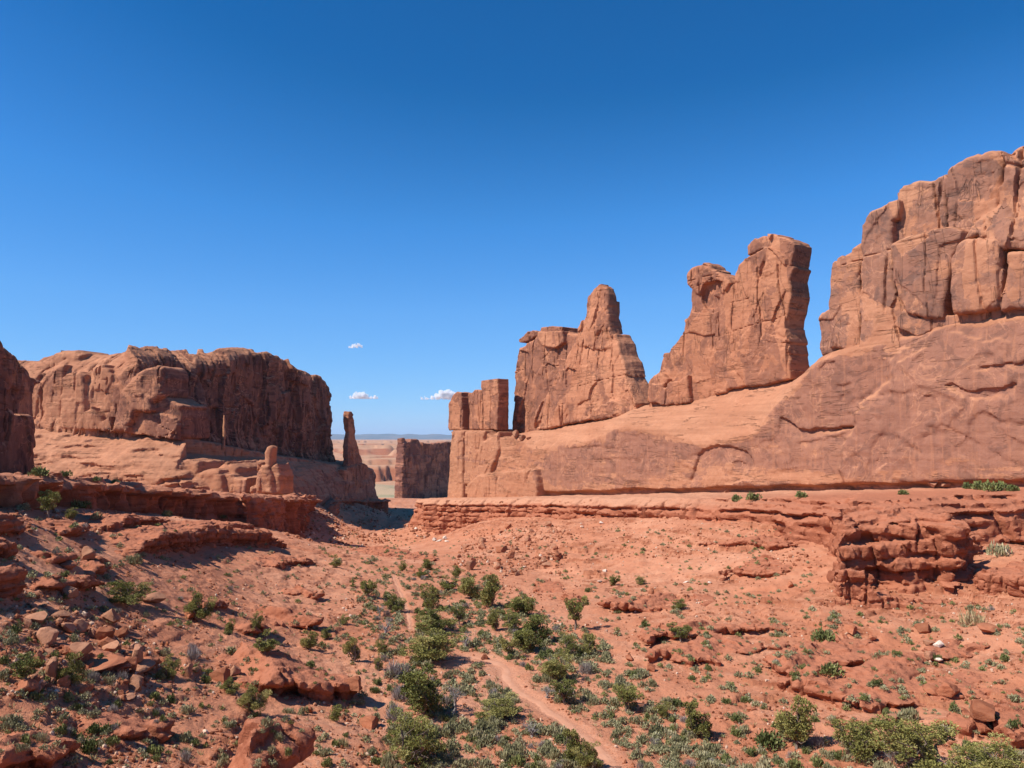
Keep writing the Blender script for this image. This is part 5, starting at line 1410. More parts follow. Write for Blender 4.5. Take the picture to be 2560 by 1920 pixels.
TREES = [  # px, py of the foot, height, width in photo pixels, form, what it looks like and where
 (1078, 1652, 74, 128, 'spread', 'wide spreading juniper with a bare forked trunk showing at its right, left of the path'),
 (1060, 1788, 116, 112, 'round', 'largest tall olive juniper left of the path, grey dead tree at its right'),
 (1046, 1908, 112, 138, 'low', 'broad bushy juniper at the bottom edge just left of the sandy path opening'),
 (1090, 1577, 52, 100, 'low', 'dark wide juniper clump directly above the big spreading juniper'),
 (1077, 1528, 64, 48, 'round', 'loose grey-green juniper with a ragged top standing right of the upper path'),
 (1121, 1474, 33, 40, 'round', 'small dark juniper at the upper edge of the grove near two pale boulders'),
 (1176, 1496, 48, 52, 'round', 'compact juniper in the upper grove below the pale boulders'),
 (1229, 1520, 78, 60, 'tall', 'tall dark juniper of stacked clumps at the upper right of the grove'),
 (921, 1496, 42, 42, 'umbrella', 'dark sparse juniper alone on the left fringe of the grove'),
 (988, 1529, 40, 48, 'low', 'dark juniper immediately left of the upper path'),
 (1147, 1562, 44, 36, 'umbrella', 'thin snaggy juniper with leaning trunks right of the wide dark clump'),
 (661, 1629, 48, 50, 'round', 'solitary bright round juniper bush casting a shadow on bare left slope'),
 (774, 1626, 44, 42, 'tall', 'two-clump juniper with a long shadow on the bare left slope'),
 (884, 1655, 55, 44, 'tall', 'narrow dark juniper at the rock edge on the left fringe'),
 (959, 1632, 34, 36, 'low', 'small dome-shaped dark juniper left of the wide spreading juniper'),
 (632, 1778, 58, 66, 'low', 'dense green bush juniper in front of the thick boulder ledge'),
 (836, 1803, 36, 33, 'round', 'small juniper right below the thick overhanging boulder ledge'),
 (857, 1562, 24, 29, 'low', 'little dark bush juniper left of the narrow upper path among grey shrubs'),
 (816, 1597, 25, 27, 'low', 'little round juniper just right of shadowed rocks on the left slope'),
 (947, 1678, 34, 28, 'low', 'bright green small juniper left of a big grey shrub'),
 (638, 1571, 38, 30, 'low', 'bush juniper growing in front of a single big red boulder'),
 (1242, 1795, 48, 102, 'low', 'low wide green juniper mat right beside the path bend'),
 (1307, 1541, 52, 68, 'round', 'rounded dark juniper, uppermost of the big clump right of the path'),
 (1287, 1576, 46, 52, 'low', 'dark juniper at the left of the big clump right of the path'),
 (1345, 1607, 64, 60, 'round', 'olive juniper at the right of the big clump, a pale log at its foot'),
 (1316, 1630, 60, 64, 'round', 'lowest round juniper of the big clump right of the path'),
 (1272, 1643, 46, 42, 'umbrella', 'small juniper at the lower left corner of the big clump'),
 (1240, 1577, 50, 36, 'tall', 'slim dark juniper standing alone left of the big clump'),
 (1441, 1574, 78, 50, 'umbrella', 'lollipop juniper with a round crown on a visible stem'),
 (1429, 1643, 56, 52, 'low', 'grey-green bushy juniper below the lollipop juniper'),
 (1469, 1641, 54, 40, 'round', 'dark juniper at the right end of the lower grove'),
 (1397, 1698, 60, 98, 'low', 'broad dark juniper at the foot of the grove, shadow to its right'),
 (1408, 1759, 56, 58, 'umbrella', 'open juniper on the path side with a thin forked trunk'),
 (1570, 1778, 56, 64, 'umbrella', 'umbrella-shaped juniper with a bare forked stem alone on pale sand'),
 (1738, 1843, 84, 68, 'tall', 'tall irregular juniper with two bright tops near the bottom, right of centre'),
 (1423, 1908, 78, 56, 'tall', 'pointed juniper at the bottom edge left of the path'),
 (1475, 1922, 62, 62, 'low', 'bushy juniper at the bottom edge touching the path, right of the pointed one'),
 (1663, 1795, 40, 42, 'low', 'low green leaning juniper between the umbrella juniper and the tall irregular one'),
 (1700, 1603, 40, 52, 'umbrella', 'open-branched juniper on the right slope beside split rocks'),
 (1696, 1523, 24, 36, 'low', 'small flat round juniper bush on the right slope'),
 (1534, 1464, 26, 26, 'round', 'small dark juniper high on the right slope, left one of a pair'),
 (1605, 1462, 22, 28, 'low', 'small rounded juniper high on the right slope, right one of a pair'),
 (1992, 1872, 114, 88, 'tall', 'tall gnarled juniper with a twisted double trunk at lower right'),
 (2154, 1899, 82, 90, 'round', 'dense round juniper casting dark shadow, between gnarled and large junipers'),
 (2308, 1936, 106, 192, 'spread', 'large spreading olive juniper at the bottom right edge'),
 (2470, 1950, 78, 134, 'low', 'bright dome of juniper cut by the bottom edge in the right corner'),
 (1005, 1428, 25, 27, 'low', 'tiny juniper bush at the far end of the upper path'),
 (1054, 1444, 28, 24, 'round', 'left one of two small junipers below the dark-lined far ledge'),
 (1069, 1424, 25, 24, 'round', 'right upper one of two small junipers below the dark-lined far ledge'),
 (1138, 1444, 30, 34, 'low', 'small juniper beside a pale angular boulder at the grove top'),
 (839, 1418, 29, 26, 'round', 'small lone juniper on the far left slope at the canyon mouth'),
 (176, 1716, 70, 56, 'low', 'dense dark green juniper among boulders at left, right of a pointed slab'),
 (64, 1707, 56, 64, 'umbrella', 'grey-green open juniper among boulders near the left edge'),
 (318, 1512, 50, 86, 'spread', 'wide leaning juniper with a dark shadow on the upper left slope'),
 (498, 1554, 64, 62, 'low', 'juniper beside two rocks in the middle of the left slope'),
 (576, 1583, 34, 30, 'low', 'small neat juniper left of the big single red boulder'),
 (422, 1698, 50, 46, 'low', 'dark juniper tucked behind boulders right of the boulder field'),
 (576, 1733, 34, 42, 'low', 'grey-green juniper bush above the dense one by the boulder ledge'),
 (120, 1294, 56, 46, 'umbrella', 'thin juniper in the shadow of the upper left rim'),
 (173, 1297, 24, 27, 'low', 'little juniper bush right of the thin one below the rim'),
]
gj = np.random.default_rng(900)
for i, (px, py, hp, wp, form, label) in enumerate(TREES):
    p, nr, _ = hit(px, py)
    if p is None: continue
    k = math.hypot(p[0], p[1]) / F_PX
    root = bpy.data.objects.new('juniper_tree', None); C.objects.link(root)
    put(root, p - np.array([0, 0, .08]), wp * k * 1.18, hp * k * 1.1, gj.uniform(0, 6.28))
    tag(root, label, 'tree', 'junipers on the canyon floor')
    ml = FORMS[form]; a, b = ml[i % len(ml)]
    for nm, me in (('trunk', a), ('crown', b)):
        o = bpy.data.objects.new(nm, me); C.objects.link(o); o.parent = root

for i, (px, py, hp, wp, label) in enumerate([
    (1135, 1792, 82, 48, 'grey leafless dead tree leaning beside the largest juniper'),
    (1161, 1622, 46, 34, 'bare dark snag leaning left, right of the wide spreading juniper'),
    (1330, 1843, 44, 56, 'twisted dead snag lying low among sagebrush left of the path'),
    (1370, 1745, 34, 48, 'spindly dead branches left of the open path-side juniper'),
    (960, 1590, 46, 40, 'dark bare-branched dead tree left of the upper path'),
    (948, 1540, 36, 28, 'small bare tree above the dark bare-branched one at the grove fringe')]):
    p, nr, _ = hit(px, py)
    k = math.hypot(p[0], p[1]) / F_PX
    o = bpy.data.objects.new('dead_tree', SNAGS[i % 3]); C.objects.link(o)
    put(o, p - np.array([0, 0, .05]), wp * k, hp * k, gj.uniform(0, 6.28))
    tag(o, label, 'dead tree')

def shrub(px, py, wp, kind, name, label, group=None, asp=0.72):
    p, nr, on = hit(px, py)
    if p is None or nr[2] < 0.45: return None
    k = math.hypot(p[0], p[1]) / F_PX
    o = bpy.data.objects.new(name, TUFT[kind][gj.integers(len(TUFT[kind]))]); C.objects.link(o)
    put(o, p - np.array([0, 0, .03]), wp * k, wp * k * asp, gj.uniform(0, 6.28))
    return tag(o, label, 'shrub', group)

for px, py, wp, kind, label in [
    (2060, 1600, 62, 'green', 'left half of a low bright green mat of shrub on the right slope'),
    (2100, 1608, 58, 'green', 'right half of a low bright green mat of shrub on the right slope'),
    (2071, 1684, 60, 'green', 'low green oval shrub beneath the bright green mat'),
    (1965, 1676, 28, 'green', 'small yellow-green round bush left of the low oval shrub'),
    (1588, 1613, 14, 'green', 'tiny yellow-green cushion shrub on bare red soil left of split rocks'),
    (1665, 1642, 22, 'green', 'upright fresh green shrub below the split rocks'),
    (1913, 1864, 78, 'green', 'grey and green thicket shrub left of the gnarled juniper'),
    (1610, 1566, 26, 'green', 'upright dark green shrub above the split rocks'),
    (1466, 1684, 50, 'twig', 'large silvery dead shrub at the lower right of the grove'),
    (990, 1690, 62, 'twig', 'large grey twiggy shrub left of the path bushes'),
    (1010, 1750, 60, 'twig', 'grey bare shrub at the left foot of the largest juniper'),
    (990, 1800, 70, 'twig', 'tangled grey brush under the left side of the largest juniper'),
    (480, 1645, 48, 'twig', 'purple-grey twiggy shrub on the open left slope'),
    (390, 1785, 26, 'twig', 'white bleached shrub on the bare lower left slope'),
    (411, 1754, 58, 'green', 'sprawling green shrub below the boulders at lower left'),
    (65, 1860, 34, 'green', 'green shrub growing behind a rounded sage clump in the lower left corner'),
    (220, 1880, 50, 'green', 'green shrub at the bottom left beside a dark gully'),
    (855, 1866, 38, 'grass', 'bright tuft of yellow-green grass near the bottom outcrop'),
    (610, 1905, 36, 'green', 'green shrub by the dark cave at the bottom edge'),
    (2270, 1800, 44, 'sage', 'large pale sage bush right of a flat tan boulder'),
    (2430, 1565, 58, 'grass', 'patch of pale dry grass on the upper right slope'),
    (2500, 1390, 50, 'sage', 'big grey sage bush among pale rocks right of the bold outcrop'),
    (2092, 1350, 34, 'green', 'bright green shrub at the left corner of the bold outcrop'),
    (1470, 1480, 20, 'green', 'dark little shrub above the lollipop juniper on the slope'),
    (1440, 1900, 40, 'sage', 'grey sage at the foot of the pointed bottom-edge juniper'),
    (2240, 1905, 70, 'twig', 'grey half-dead shrub at the left of the large spreading juniper'),
    (2050, 1865, 40, 'twig', 'bare grey shrub at the right of the gnarled juniper'),
    (1860, 1835, 34, 'sage', 'pale upright sage left of the grey and green thicket'),
]: shrub(px, py, wp, kind, {'green': 'green_shrub', 'twig': 'bare_shrub', 'grass': 'grass_tuft', 'sage': 'sagebrush'}[kind], label, None, 0.5 if wp > 54 and kind == 'green' else 0.72)

# greenery on the benches, close under the walls
for px, py, wp, label in [(2420, 1222, 40, 'leftmost'), (2450, 1224, 52, 'second from left'), (2490, 1226, 60, 'middle'), (2530, 1228, 44, 'rightmost')]:
    shrub(px, py, wp, 'green', 'green_shrub', f'bright green shrub under the foot of the right cliff, {label} of four', None, .42)
for px, py, wp, label in [(35, 1262, 34, 'grey-green bush below the left rim, nearest the left edge'), (62, 1275, 30, 'small bush in rim shadow, second from the left edge'), (140, 1330, 26, 'green bush on the slope under the thin rim juniper'),
                          (205, 1270, 40, 'green bush hugging the dark rim recess at upper left'), (240, 1296, 30, 'grey bush right of the rim recess bush'), (372, 1264, 34, 'pale bush among rubble below the rim, left of the pillar'),
                          (420, 1290, 26, 'low bush on the talus under the rim midway to the pillar'), (560, 1296, 18, 'little bush just left of the blocky pillar foot'), (330, 1410, 44, 'wide grey bush below the long overhanging ledge')]:
    shrub(px, py, wp, 'sage' if wp in (34, 30, 44) else 'green', 'rim_shrub', label, None, .6)
for px, py, wp, label in [(1885, 1250, 44, 'green shrub at the foot of the right wall under the arch scar'), (1840, 1252, 36, 'low green growth left of the shrub under the arch scar'),
                          (2000, 1243, 34, 'small green shrub on the right bench midway along the wall foot'), (2255, 1236, 26, 'grey-green shrub on the right bench left of a pale slab'),
                          (70, 1186, 40, 'dark green shrub on the left bench below the dark cliff end'), (102, 1188, 46, 'grey-green shrub on the left bench right of the dark green one'),
                          (163, 1190, 30, 'shrub on the left bench edge near the slickrock foot'), (14, 1176, 30, 'shrub at the very left edge on top of the bench'),
                          (240, 1202, 24, 'low green shrub on the left bench under the ribbed slickrock'), (285, 1208, 22, 'small shrub on the left bench, farthest right of its row')]:
    shrub(px, py, wp, 'green', 'green_shrub', label, None, .5)

def inside(poly, x, y):
    P = np.array(poly, float); c = np.zeros(len(x), bool)
    for a, b in zip(P, np.roll(P, -1, 0)):
        m = (a[1] <= y) != (b[1] <= y)
        c ^= m & (x < a[0] + (y - a[1]) * (b[0] - a[0]) / (b[1] - a[1] + 1e-9))
    return c

ZONES = [  # outline in the picture, how many, clumping, label, group
 ([(930, 1440), (1130, 1420), (1300, 1480), (1500, 1600), (1680, 1740), (1840, 1930), (960, 1930), (985, 1800), (960, 1650), (880, 1560)], 1350, 0.0,
  'low grey-green sagebrush clump on the sandy canyon floor around the junipers', 'sagebrush on the canyon floor'),
 ([(1150, 1310), (1990, 1322), (2050, 1500), (2900, 1530), (2900, 1830), (1850, 1850), (1500, 1560), (1300, 1450), (1100, 1400)], 1080, 0.25,
  'small sage tuft dotted on the red slope below the right-hand bench', 'sage tufts on the right slope'),
 ([(-380, 1290), (300, 1290), (600, 1330), (900, 1420), (940, 1600), (1000, 1920), (-380, 1920)], 1050, 0.2,
  'grey sage tuft on the rough red slope at left', 'sage tufts on the left slope'),
 ([(720, 1300), (860, 1258), (1020, 1252), (1060, 1330), (1100, 1400), (930, 1440), (840, 1410)], 380, 0.2,
  'tiny distant sage tuft on the canyon floor beyond the grove', 'distant sage tufts'),
 ([(1700, 1830), (2100, 1860), (2900, 1900), (2900, 1950), (1600, 1950)], 200, 0.0,
  'sage tuft at the bottom right among the large junipers', 'sage tufts at lower right'),
 ([(860, 1450), (1000, 1405), (1140, 1415), (1320, 1500), (1500, 1640), (1480, 1710), (1300, 1650), (1180, 1640), (960, 1600)], 480, -0.1,
  'grey-green sagebrush clump packed between the junipers of the upper grove', 'sagebrush of the upper grove')]
cand = []
for zi, (poly, n, cl, label, group) in enumerate(ZONES):
    P = np.array(poly); m = 0
    while m < n:
        x = gj.uniform(P[:, 0].min(), P[:, 0].max(), 400); y = gj.uniform(P[:, 1].min(), P[:, 1].max(), 400)
        ok = inside(poly, x, y) & (fbm2(x / 60, y / 28, 3, 950 + zi) + gj.uniform(-.25, .25, 400) > cl - 0.1)
        for a, b in zip(x[ok], y[ok]):
            if m >= n: break
            p, nr, on = hit(a, b)
            if p is None or nr[2] < .55 or p[1] > 520: m += 1; continue
            if path_dist(p[0], p[1]) < 1.4: continue
            if min(path_dist(p[0] * (1 + q / p[1]), p[1] + q) for q in (1.0, 2.0)) < 0.7 and gj.uniform() < .85: continue
            w = (0.34 + 0.72 * gj.uniform() ** 2.0) * (1.2 if zi in (0, 4, 5) else 0.95)
            m += 1
            cand.append((w / math.hypot(*p[:2]), zi, p, w))
cand.sort(key=lambda c: -c[0])
kinds_left = {'sage': 290, 'green': 200, 'twig': 80}
stuff = {'sage': [[], []], 'green': [[], []]}
def low_tuft(g, n):
    th = g.uniform(0, 6.28, n); r = g.uniform(0, .42, n) ** .8; z = g.uniform(.1, .75, n) * (1 - r)
    c = np.stack([r * np.cos(th), r * np.sin(th), z], 1)
    d = c + np.array([0, 0, .3]) + g.normal(scale=.25, size=(n, 3)); d /= np.linalg.norm(d, axis=1, keepdims=True)
    s = np.cross(d, runit(g, n)); s /= np.maximum(np.linalg.norm(s, axis=1, keepdims=True), 1e-6)
    ln = g.uniform(.2, .34, n)[:, None]; wd = g.uniform(.09, .16, n)[:, None]
    return np.stack([c - d * ln / 2 - s * wd * .25, c - s * wd / 2, c + d * ln / 2, c + s * wd / 2], 1)
LOW = [low_tuft(np.random.default_rng(970 + i), 90) for i in range(6)]
for sz, zi, p, w in cand:
    u = gj.uniform()
    kind = 'sage' if u < (.80 if zi in (0, 4) else .62) else ('green' if u < .93 else 'twig')
    if kinds_left[kind] > 0:
        kinds_left[kind] -= 1
        o = bpy.data.objects.new({'sage': 'sagebrush', 'green': 'green_shrub', 'twig': 'bare_shrub'}[kind], TUFT[kind][gj.integers(len(TUFT[kind]))]); C.objects.link(o)
        put(o, p - np.array([0, 0, .03]), w, w * gj.uniform(.55, .8), gj.uniform(0, 6.28))
        lab = ZONES[zi][3]
        if kind == 'green': lab = lab.replace('grey-green sagebrush clump', 'dark green shrub').replace('grey sage tuft', 'dark green shrub').replace('sage tuft', 'dark green shrub')
        if kind == 'twig': lab = lab.replace('grey-green sagebrush clump', 'bare twiggy shrub').replace('grey sage tuft', 'bare twiggy shrub').replace('sage tuft', 'bare twiggy shrub')
        tag(o, lab, 'shrub', ZONES[zi][4].replace('sagebrush', {'sage': 'sagebrush', 'green': 'green shrubs', 'twig': 'bare shrubs'}[kind]).replace('sage tufts', {'sage': 'sage tufts', 'green': 'green shrubs', 'twig': 'bare shrubs'}[kind]))
    else:
        q = LOW[gj.integers(6)]; a = gj.uniform(0, 6.28); R = np.array([[math.cos(a), -math.sin(a), 0], [math.sin(a), math.cos(a), 0], [0, 0, 1]])
        stuffV, stuffT = stuff['green' if kind == 'green' else 'sage']
        stuffV.append((q.reshape(-1, 3) @ R.T) * np.array([w, w, w * .8]) + p); stuffT.append(np.repeat(np.clip(.5 + gj.normal(0, .15) + gj.normal(0, .18, len(q)), 0, 1), 4))
for k, nm, mt, lb in (('sage', 'low_scrub', M_SAGE, 'scattered tiny grey scrub dotted over the red slopes'), ('green', 'low_green_scrub', M_GREEN, 'scattered tiny green scrub dotted over the red slopes')):
    V = np.concatenate(stuff[k][0])
    o = link(nm, mesh_np(nm, V, np.arange(len(V)).reshape(-1, 4), False, {'tone': np.concatenate(stuff[k][1])}), mt)
    tag(o, lb, 'scrub', kind='stuff')

# dry grass between the shrubs
gv, gt = [], []
for poly, n in ((ZONES[0][0], 900), (ZONES[2][0], 500), (ZONES[1][0], 500)):
    P = np.array(poly); x = gj.uniform(P[:, 0].min(), P[:, 0].max(), n); y = gj.uniform(P[:, 1].min(), P[:, 1].max(), n)
    for a, b in zip(x, y):
        if not inside(poly, np.array([a]), np.array([b]))[0]: continue
        p, nr, on = hit(a, b)
        if p is None or nr[2] < .6 or p[1] > 300 or path_dist(p[0], p[1]) < .8: continue
        m = 14; c = np.zeros((m, 3)); th = gj.uniform(0, 6.28, m)
        d = np.stack([np.cos(th) * .6, np.sin(th) * .6, np.ones(m)], 1); d /= np.linalg.norm(d, axis=1, keepdims=True)
        s = np.cross(d, runit(gj, m)); s /= np.maximum(np.linalg.norm(s, axis=1, keepdims=True), 1e-6)
        ln = gj.uniform(.12, .35, m)[:, None]; off = np.stack([np.cos(th), np.sin(th), 0 * th], 1) * gj.uniform(0, .15, m)[:, None]
        gv.append((np.stack([off - s * .012, off + d * ln * .5 - s * .02, off + d * ln, off + d * ln * .5 + s * .02], 1) + p).reshape(-1, 3)); gt.append(np.repeat(gj.uniform(0, 1, m), 4))
V = np.concatenate(gv)
o = link('dry_grass', mesh_np('dry_grass', V, np.arange(len(V)).reshape(-1, 4), False, {'tone': np.concatenate(gt)}), M_GRASS)
tag(o, 'thin pale dry grass between the shrubs', 'grass', kind='stuff')
# ------------------------------------------------------------------ loose rock
def ico(sub):
    import bmesh
    bm = bmesh.new(); bmesh.ops.create_icosphere(bm, subdivisions=sub, radius=1.0)
    bm.verts.ensure_lookup_table()
    V = np.array([v.co[:] for v in bm.verts]); F = np.array([[v.index for v in f.verts] for f in bm.faces]); bm.free()
    return V, F
IV, IF = ico(4)
IV2, IF2 = ico(1)
def make_boulder(seed, flat=1.0, cuts=19, lo=.42, hi=.86):
    g = np.random.default_rng(seed); V = IV.copy()
    for k in range(cuts):
        n = runit(g, 1)[0]; o = g.uniform(lo, hi)
        d = V @ n - o; m = d > 0
        V[m] -= np.outer(d[m], n) * 0.93
    V *= np.array([1, g.uniform(.65, .95), flat * g.uniform(.7, .95)])
    V += V / np.linalg.norm(V, axis=1, keepdims=True) * (0.06 * fbm3(V[:, 0] * 2 + seed, V[:, 1] * 2, V[:, 2] * 2, 4, seed))[:, None]
    V -= np.array([0, 0, V[:, 2].min()])
    V /= np.ptp(V[:, 0])
    return mesh_np('boulder', V, IF, True, None, 24)
M_BRED = boulder_mat('red_boulder', (0.33, 0.115, 0.058), (0.42, 0.17, 0.09), (0.24, 0.08, 0.042))
M_BTAN = boulder_mat('tan_boulder', (0.36, 0.165, 0.095), (0.45, 0.225, 0.132), (0.24, 0.10, 0.056))
M_BPALE = boulder_mat('pale_boulder', (0.66, 0.52, 0.40), (0.74, 0.62, 0.50), (0.50, 0.34, 0.24))
BLD = {}
for kind, mat, s0 in (('red', M_BRED, 800), ('tan', M_BTAN, 820), ('pale', M_BPALE, 840)):
    BLD[kind] = [make_boulder(s0 + i, [1.0, .75, 1.25, .6, .9][i % 5]) for i in range(5)]
    for m in BLD[kind]: m.materials.append(mat)
gr = np.random.default_rng(1000)
def boulder(p, w, kind, label, group=None, i=None, hz=1.0, tilt=0.25):
    L = BLD[kind]; o = bpy.data.objects.new('boulder', L[gr.integers(5) if i is None else i]); C.objects.link(o)
    o.location = (float(p[0]), float(p[1]), float(p[2] - 0.12 * w * hz)); o.scale = (w, w, w * hz)
    o.rotation_euler = (gr.normal(0, tilt), gr.normal(0, tilt), gr.uniform(0, 6.28))
    return tag(o, label, 'boulder', group)

for px, py, wp, kind, i, hz, label in [  # foot of the rock and its width in photo pixels
    (90, 1556, 58, 'tan', 1, .8, 'flat-topped tan boulder at the head of the left boulder field'),
    (98, 1598, 40, 'tan', 0, 1.2, 'dark-faced boulder left of the tall leaning slab in the boulder field'),
    (122, 1612, 48, 'tan', 2, 1.3, 'tall leaning slab boulder in the heart of the left boulder field'),
    (168, 1578, 50, 'tan', 0, .9, 'broad rounded boulder right of the tall leaning slab'),
    (200, 1582, 34, 'tan', 2, 1.4, 'upright horned boulder at the right of the broad rounded one'),
    (146, 1545, 42, 'tan', 1, .7, 'boulder resting behind the broad rounded one'),
    (258, 1600, 42, 'red', 4, 1.0, 'cube-like red boulder in the middle of the boulder field'),
    (278, 1630, 52, 'tan', 1, .9, 'wide split boulder below the cube-like red one'),
    (345, 1650, 44, 'tan', 2, 1.3, 'smooth tan egg-shaped boulder leaning left, next to a small white stone'),
    (355, 1680, 60, 'tan', 1, .7, 'long tan boulder just below the egg-shaped one'),
    (97, 1660, 34, 'red', 2, 1.4, 'pointed red rock left of the triangular tan slab'),
    (130, 1694, 44, 'tan', 2, 1.6, 'triangular tan slab standing beside the dense dark juniper'),
    (62, 1733, 48, 'red', 0, .7, 'rounded brown boulder at the left edge below the open juniper'),
    (205, 1640, 48, 'tan', 4, .9, 'dark shadowed boulder in the lower boulder field'),
    (270, 1660, 110, 'red', 3, .5, 'long flat layered slab across the boulder field'),
    (340, 1720, 52, 'tan', 0, 1.2, 'block of three joined rocks at the foot of the boulder field'),
    (310, 1745, 44, 'tan', 3, .6, 'low tan rock below the block of three'),
    (474, 1690, 24, 'tan', 2, 1.9, 'narrow upright stone beside a round one on the left slope'),
    (492, 1678, 26, 'tan', 0, 1.1, 'round stone touching the narrow upright one'),
    (556, 1700, 46, 'red', 0, .9, 'big rounded red boulder on the left slope with a pale one behind it'),
    (585, 1688, 26, 'tan', 4, 1.2, 'pale upright boulder behind the big rounded red one'),
    (650, 1566, 50, 'red', 1, .9, 'single big red boulder with a shadow on the middle left slope'),
    (378, 1505, 56, 'tan', 1, .7, 'pale wide boulder right of the leaning juniper'),
    (475, 1545, 30, 'red', 0, .9, 'round orange boulder at the foot of the mid-slope juniper'),
    (222, 1400, 34, 'tan', 4, 1.2, 'blocky boulder high on the left slope below the rim shadows'),
    (210, 1372, 28, 'tan', 1, .7, 'slab perched above the blocky boulder high on the left slope'),
    (170, 1420, 46, 'red', 1, .9, 'dark boulder cluster on the upper left slope'),
    (885, 1718, 42, 'red', 0, .9, 'large rounded red boulder on top of the overhanging boulder ledge'),
    (925, 1816, 46, 'red', 0, .8, 'round reddish boulder alone beside the sand below the boulder ledge'),
    (770, 1782, 26, 'red', 4, 1.0, 'small angular rock below the overhanging boulder ledge'),
    (158, 1820, 20, 'red', 2, 1.3, 'small upright rock on the bare lower left slope'),
    (341, 1613, 11, 'pale', 0, 1.0, 'single small white stone in the boulder field'),
    (2456, 1797, 50, 'red', 0, .95, 'smooth rounded red boulder on slabs at lower right'),
    (2332, 1735, 44, 'red', 1, .9, 'left one of two brown boulders side by side on the right slope'),
    (2372, 1734, 40, 'red', 0, .8, 'right one of two brown boulders side by side on the right slope'),
    (2231, 1806, 48, 'tan', 1, .9, 'triangular tan block right of the long cracked ledge'),
    (2310, 1580, 34, 'red', 4, .9, 'square-edged brown rock on the upper right slope'),
    (2478, 1578, 54, 'red', 1, .7, 'large flat orange boulder at the upper right slope'),
    (2126, 1578, 28, 'red', 0, .8, 'dark round rock beside a sage tuft above the green mat'),
    (2180, 1601, 20, 'red', 4, .9, 'small dark rock right of the bright green mat'),
    (2322, 1612, 28, 'tan', 0, .9, 'pale tan rock directly above a white stone on the right slope'),
    (2348, 1617, 20, 'pale', 0, .9, 'upper one of two white stones on the right slope'),
    (2344, 1650, 22, 'pale', 1, .9, 'lower one of two white stones on the right slope'),
    (2325, 1648, 32, 'tan', 2, .9, 'tan rock left of the lower white stone'),
    (1876, 1776, 28, 'red', 1, .8, 'small block below the left end of the long cracked ledge'),
    (1925, 1775, 12, 'red', 2, 1.2, 'little pointed rock right of the small block by the long ledge'),
    (1087, 1352, 14, 'pale', 0, .9, 'small white boulder, left of a white group on the far slope'),
    (1098, 1353, 20, 'pale', 1, .7, 'long white boulder, middle of a white group on the far slope'),
    (1111, 1349, 13, 'pale', 0, 1.1, 'white boulder, uppermost of a white group on the far slope'),
    (1116, 1355, 11, 'pale', 4, .9, 'white boulder, right of a white group on the far slope'),
    (1040, 1324, 9, 'pale', 0, .9, 'lone white stone below the far end of the right bench'),
    (1176, 1424, 34, 'tan', 2, 1.1, 'pale angular boulder at the left foot of the rubble fan'),
    (1155, 1452, 30, 'tan', 1, .8, 'pale boulder among the upper junipers, right one of two'),
    (1094, 1444, 24, 'tan', 0, .8, 'pale boulder among the upper junipers, left one of two'),
    (1251, 1382, 26, 'red', 4, .9, 'dark cube boulder on the rubble fan'),
    (1370, 1316, 26, 'tan', 2, .9, 'leaning tan slab high on the slope under the right bench'),
    (1455, 1318, 16, 'pale', 1, .8, 'white stone high on the slope under the right bench, left one'),
    (1503, 1310, 12, 'pale', 0, .8, 'white stone high on the slope under the right bench, right one'),
    (1500, 1454, 16, 'pale', 1, .7, 'white flat stone on the mid right slope near a dark juniper'),
    (1512, 1430, 12, 'pale', 0, .9, 'white stone above the white flat one on the mid right slope'),
    (1715, 1456, 16, 'pale', 1, .7, 'white flat stone at centre right, left one of two'),
    (1774, 1459, 10, 'pale', 0, .8, 'white stone at centre right, right one of two'),
    (1372, 1594, 20, 'pale', 3, 1.0, 'pale rock at the foot of the big juniper clump'),
    (1212, 1648, 20, 'red', 0, .8, 'round red boulder at the start of the path bend'),
    (1627, 1676, 22, 'red', 0, .9, 'smooth dome of red rock on the right slope foot'),
    (1572, 1650, 26, 'red', 4, .7, 'rough red rock right of the lower grove'),
    (2330, 1215, 40, 'tan', 1, .8, 'pale slab fallen at the foot of the right cliff'),
    (2362, 1218, 26, 'tan', 4, .8, 'pale block right of the fallen slab under the right cliff'),
    (1290, 1092, 20, 'tan', 4, 1.2, 'upper fallen block in the notch beside the stone fingers'),
    (1306, 1100, 22, 'tan', 2, 1.0, 'lower fallen block in the notch beside the stone fingers'),
    (1322, 1097, 14, 'tan', 0, 1.0, 'small fallen block in the notch, nearest the pointed tower'),
]:
    p, nr, _ = hit(px, py)
    if p is None: continue
    boulder(p, 0.92 * wp * np.linalg.norm(p[:2]) / F_PX, kind, label, None, i, hz * 0.85, 0.15)

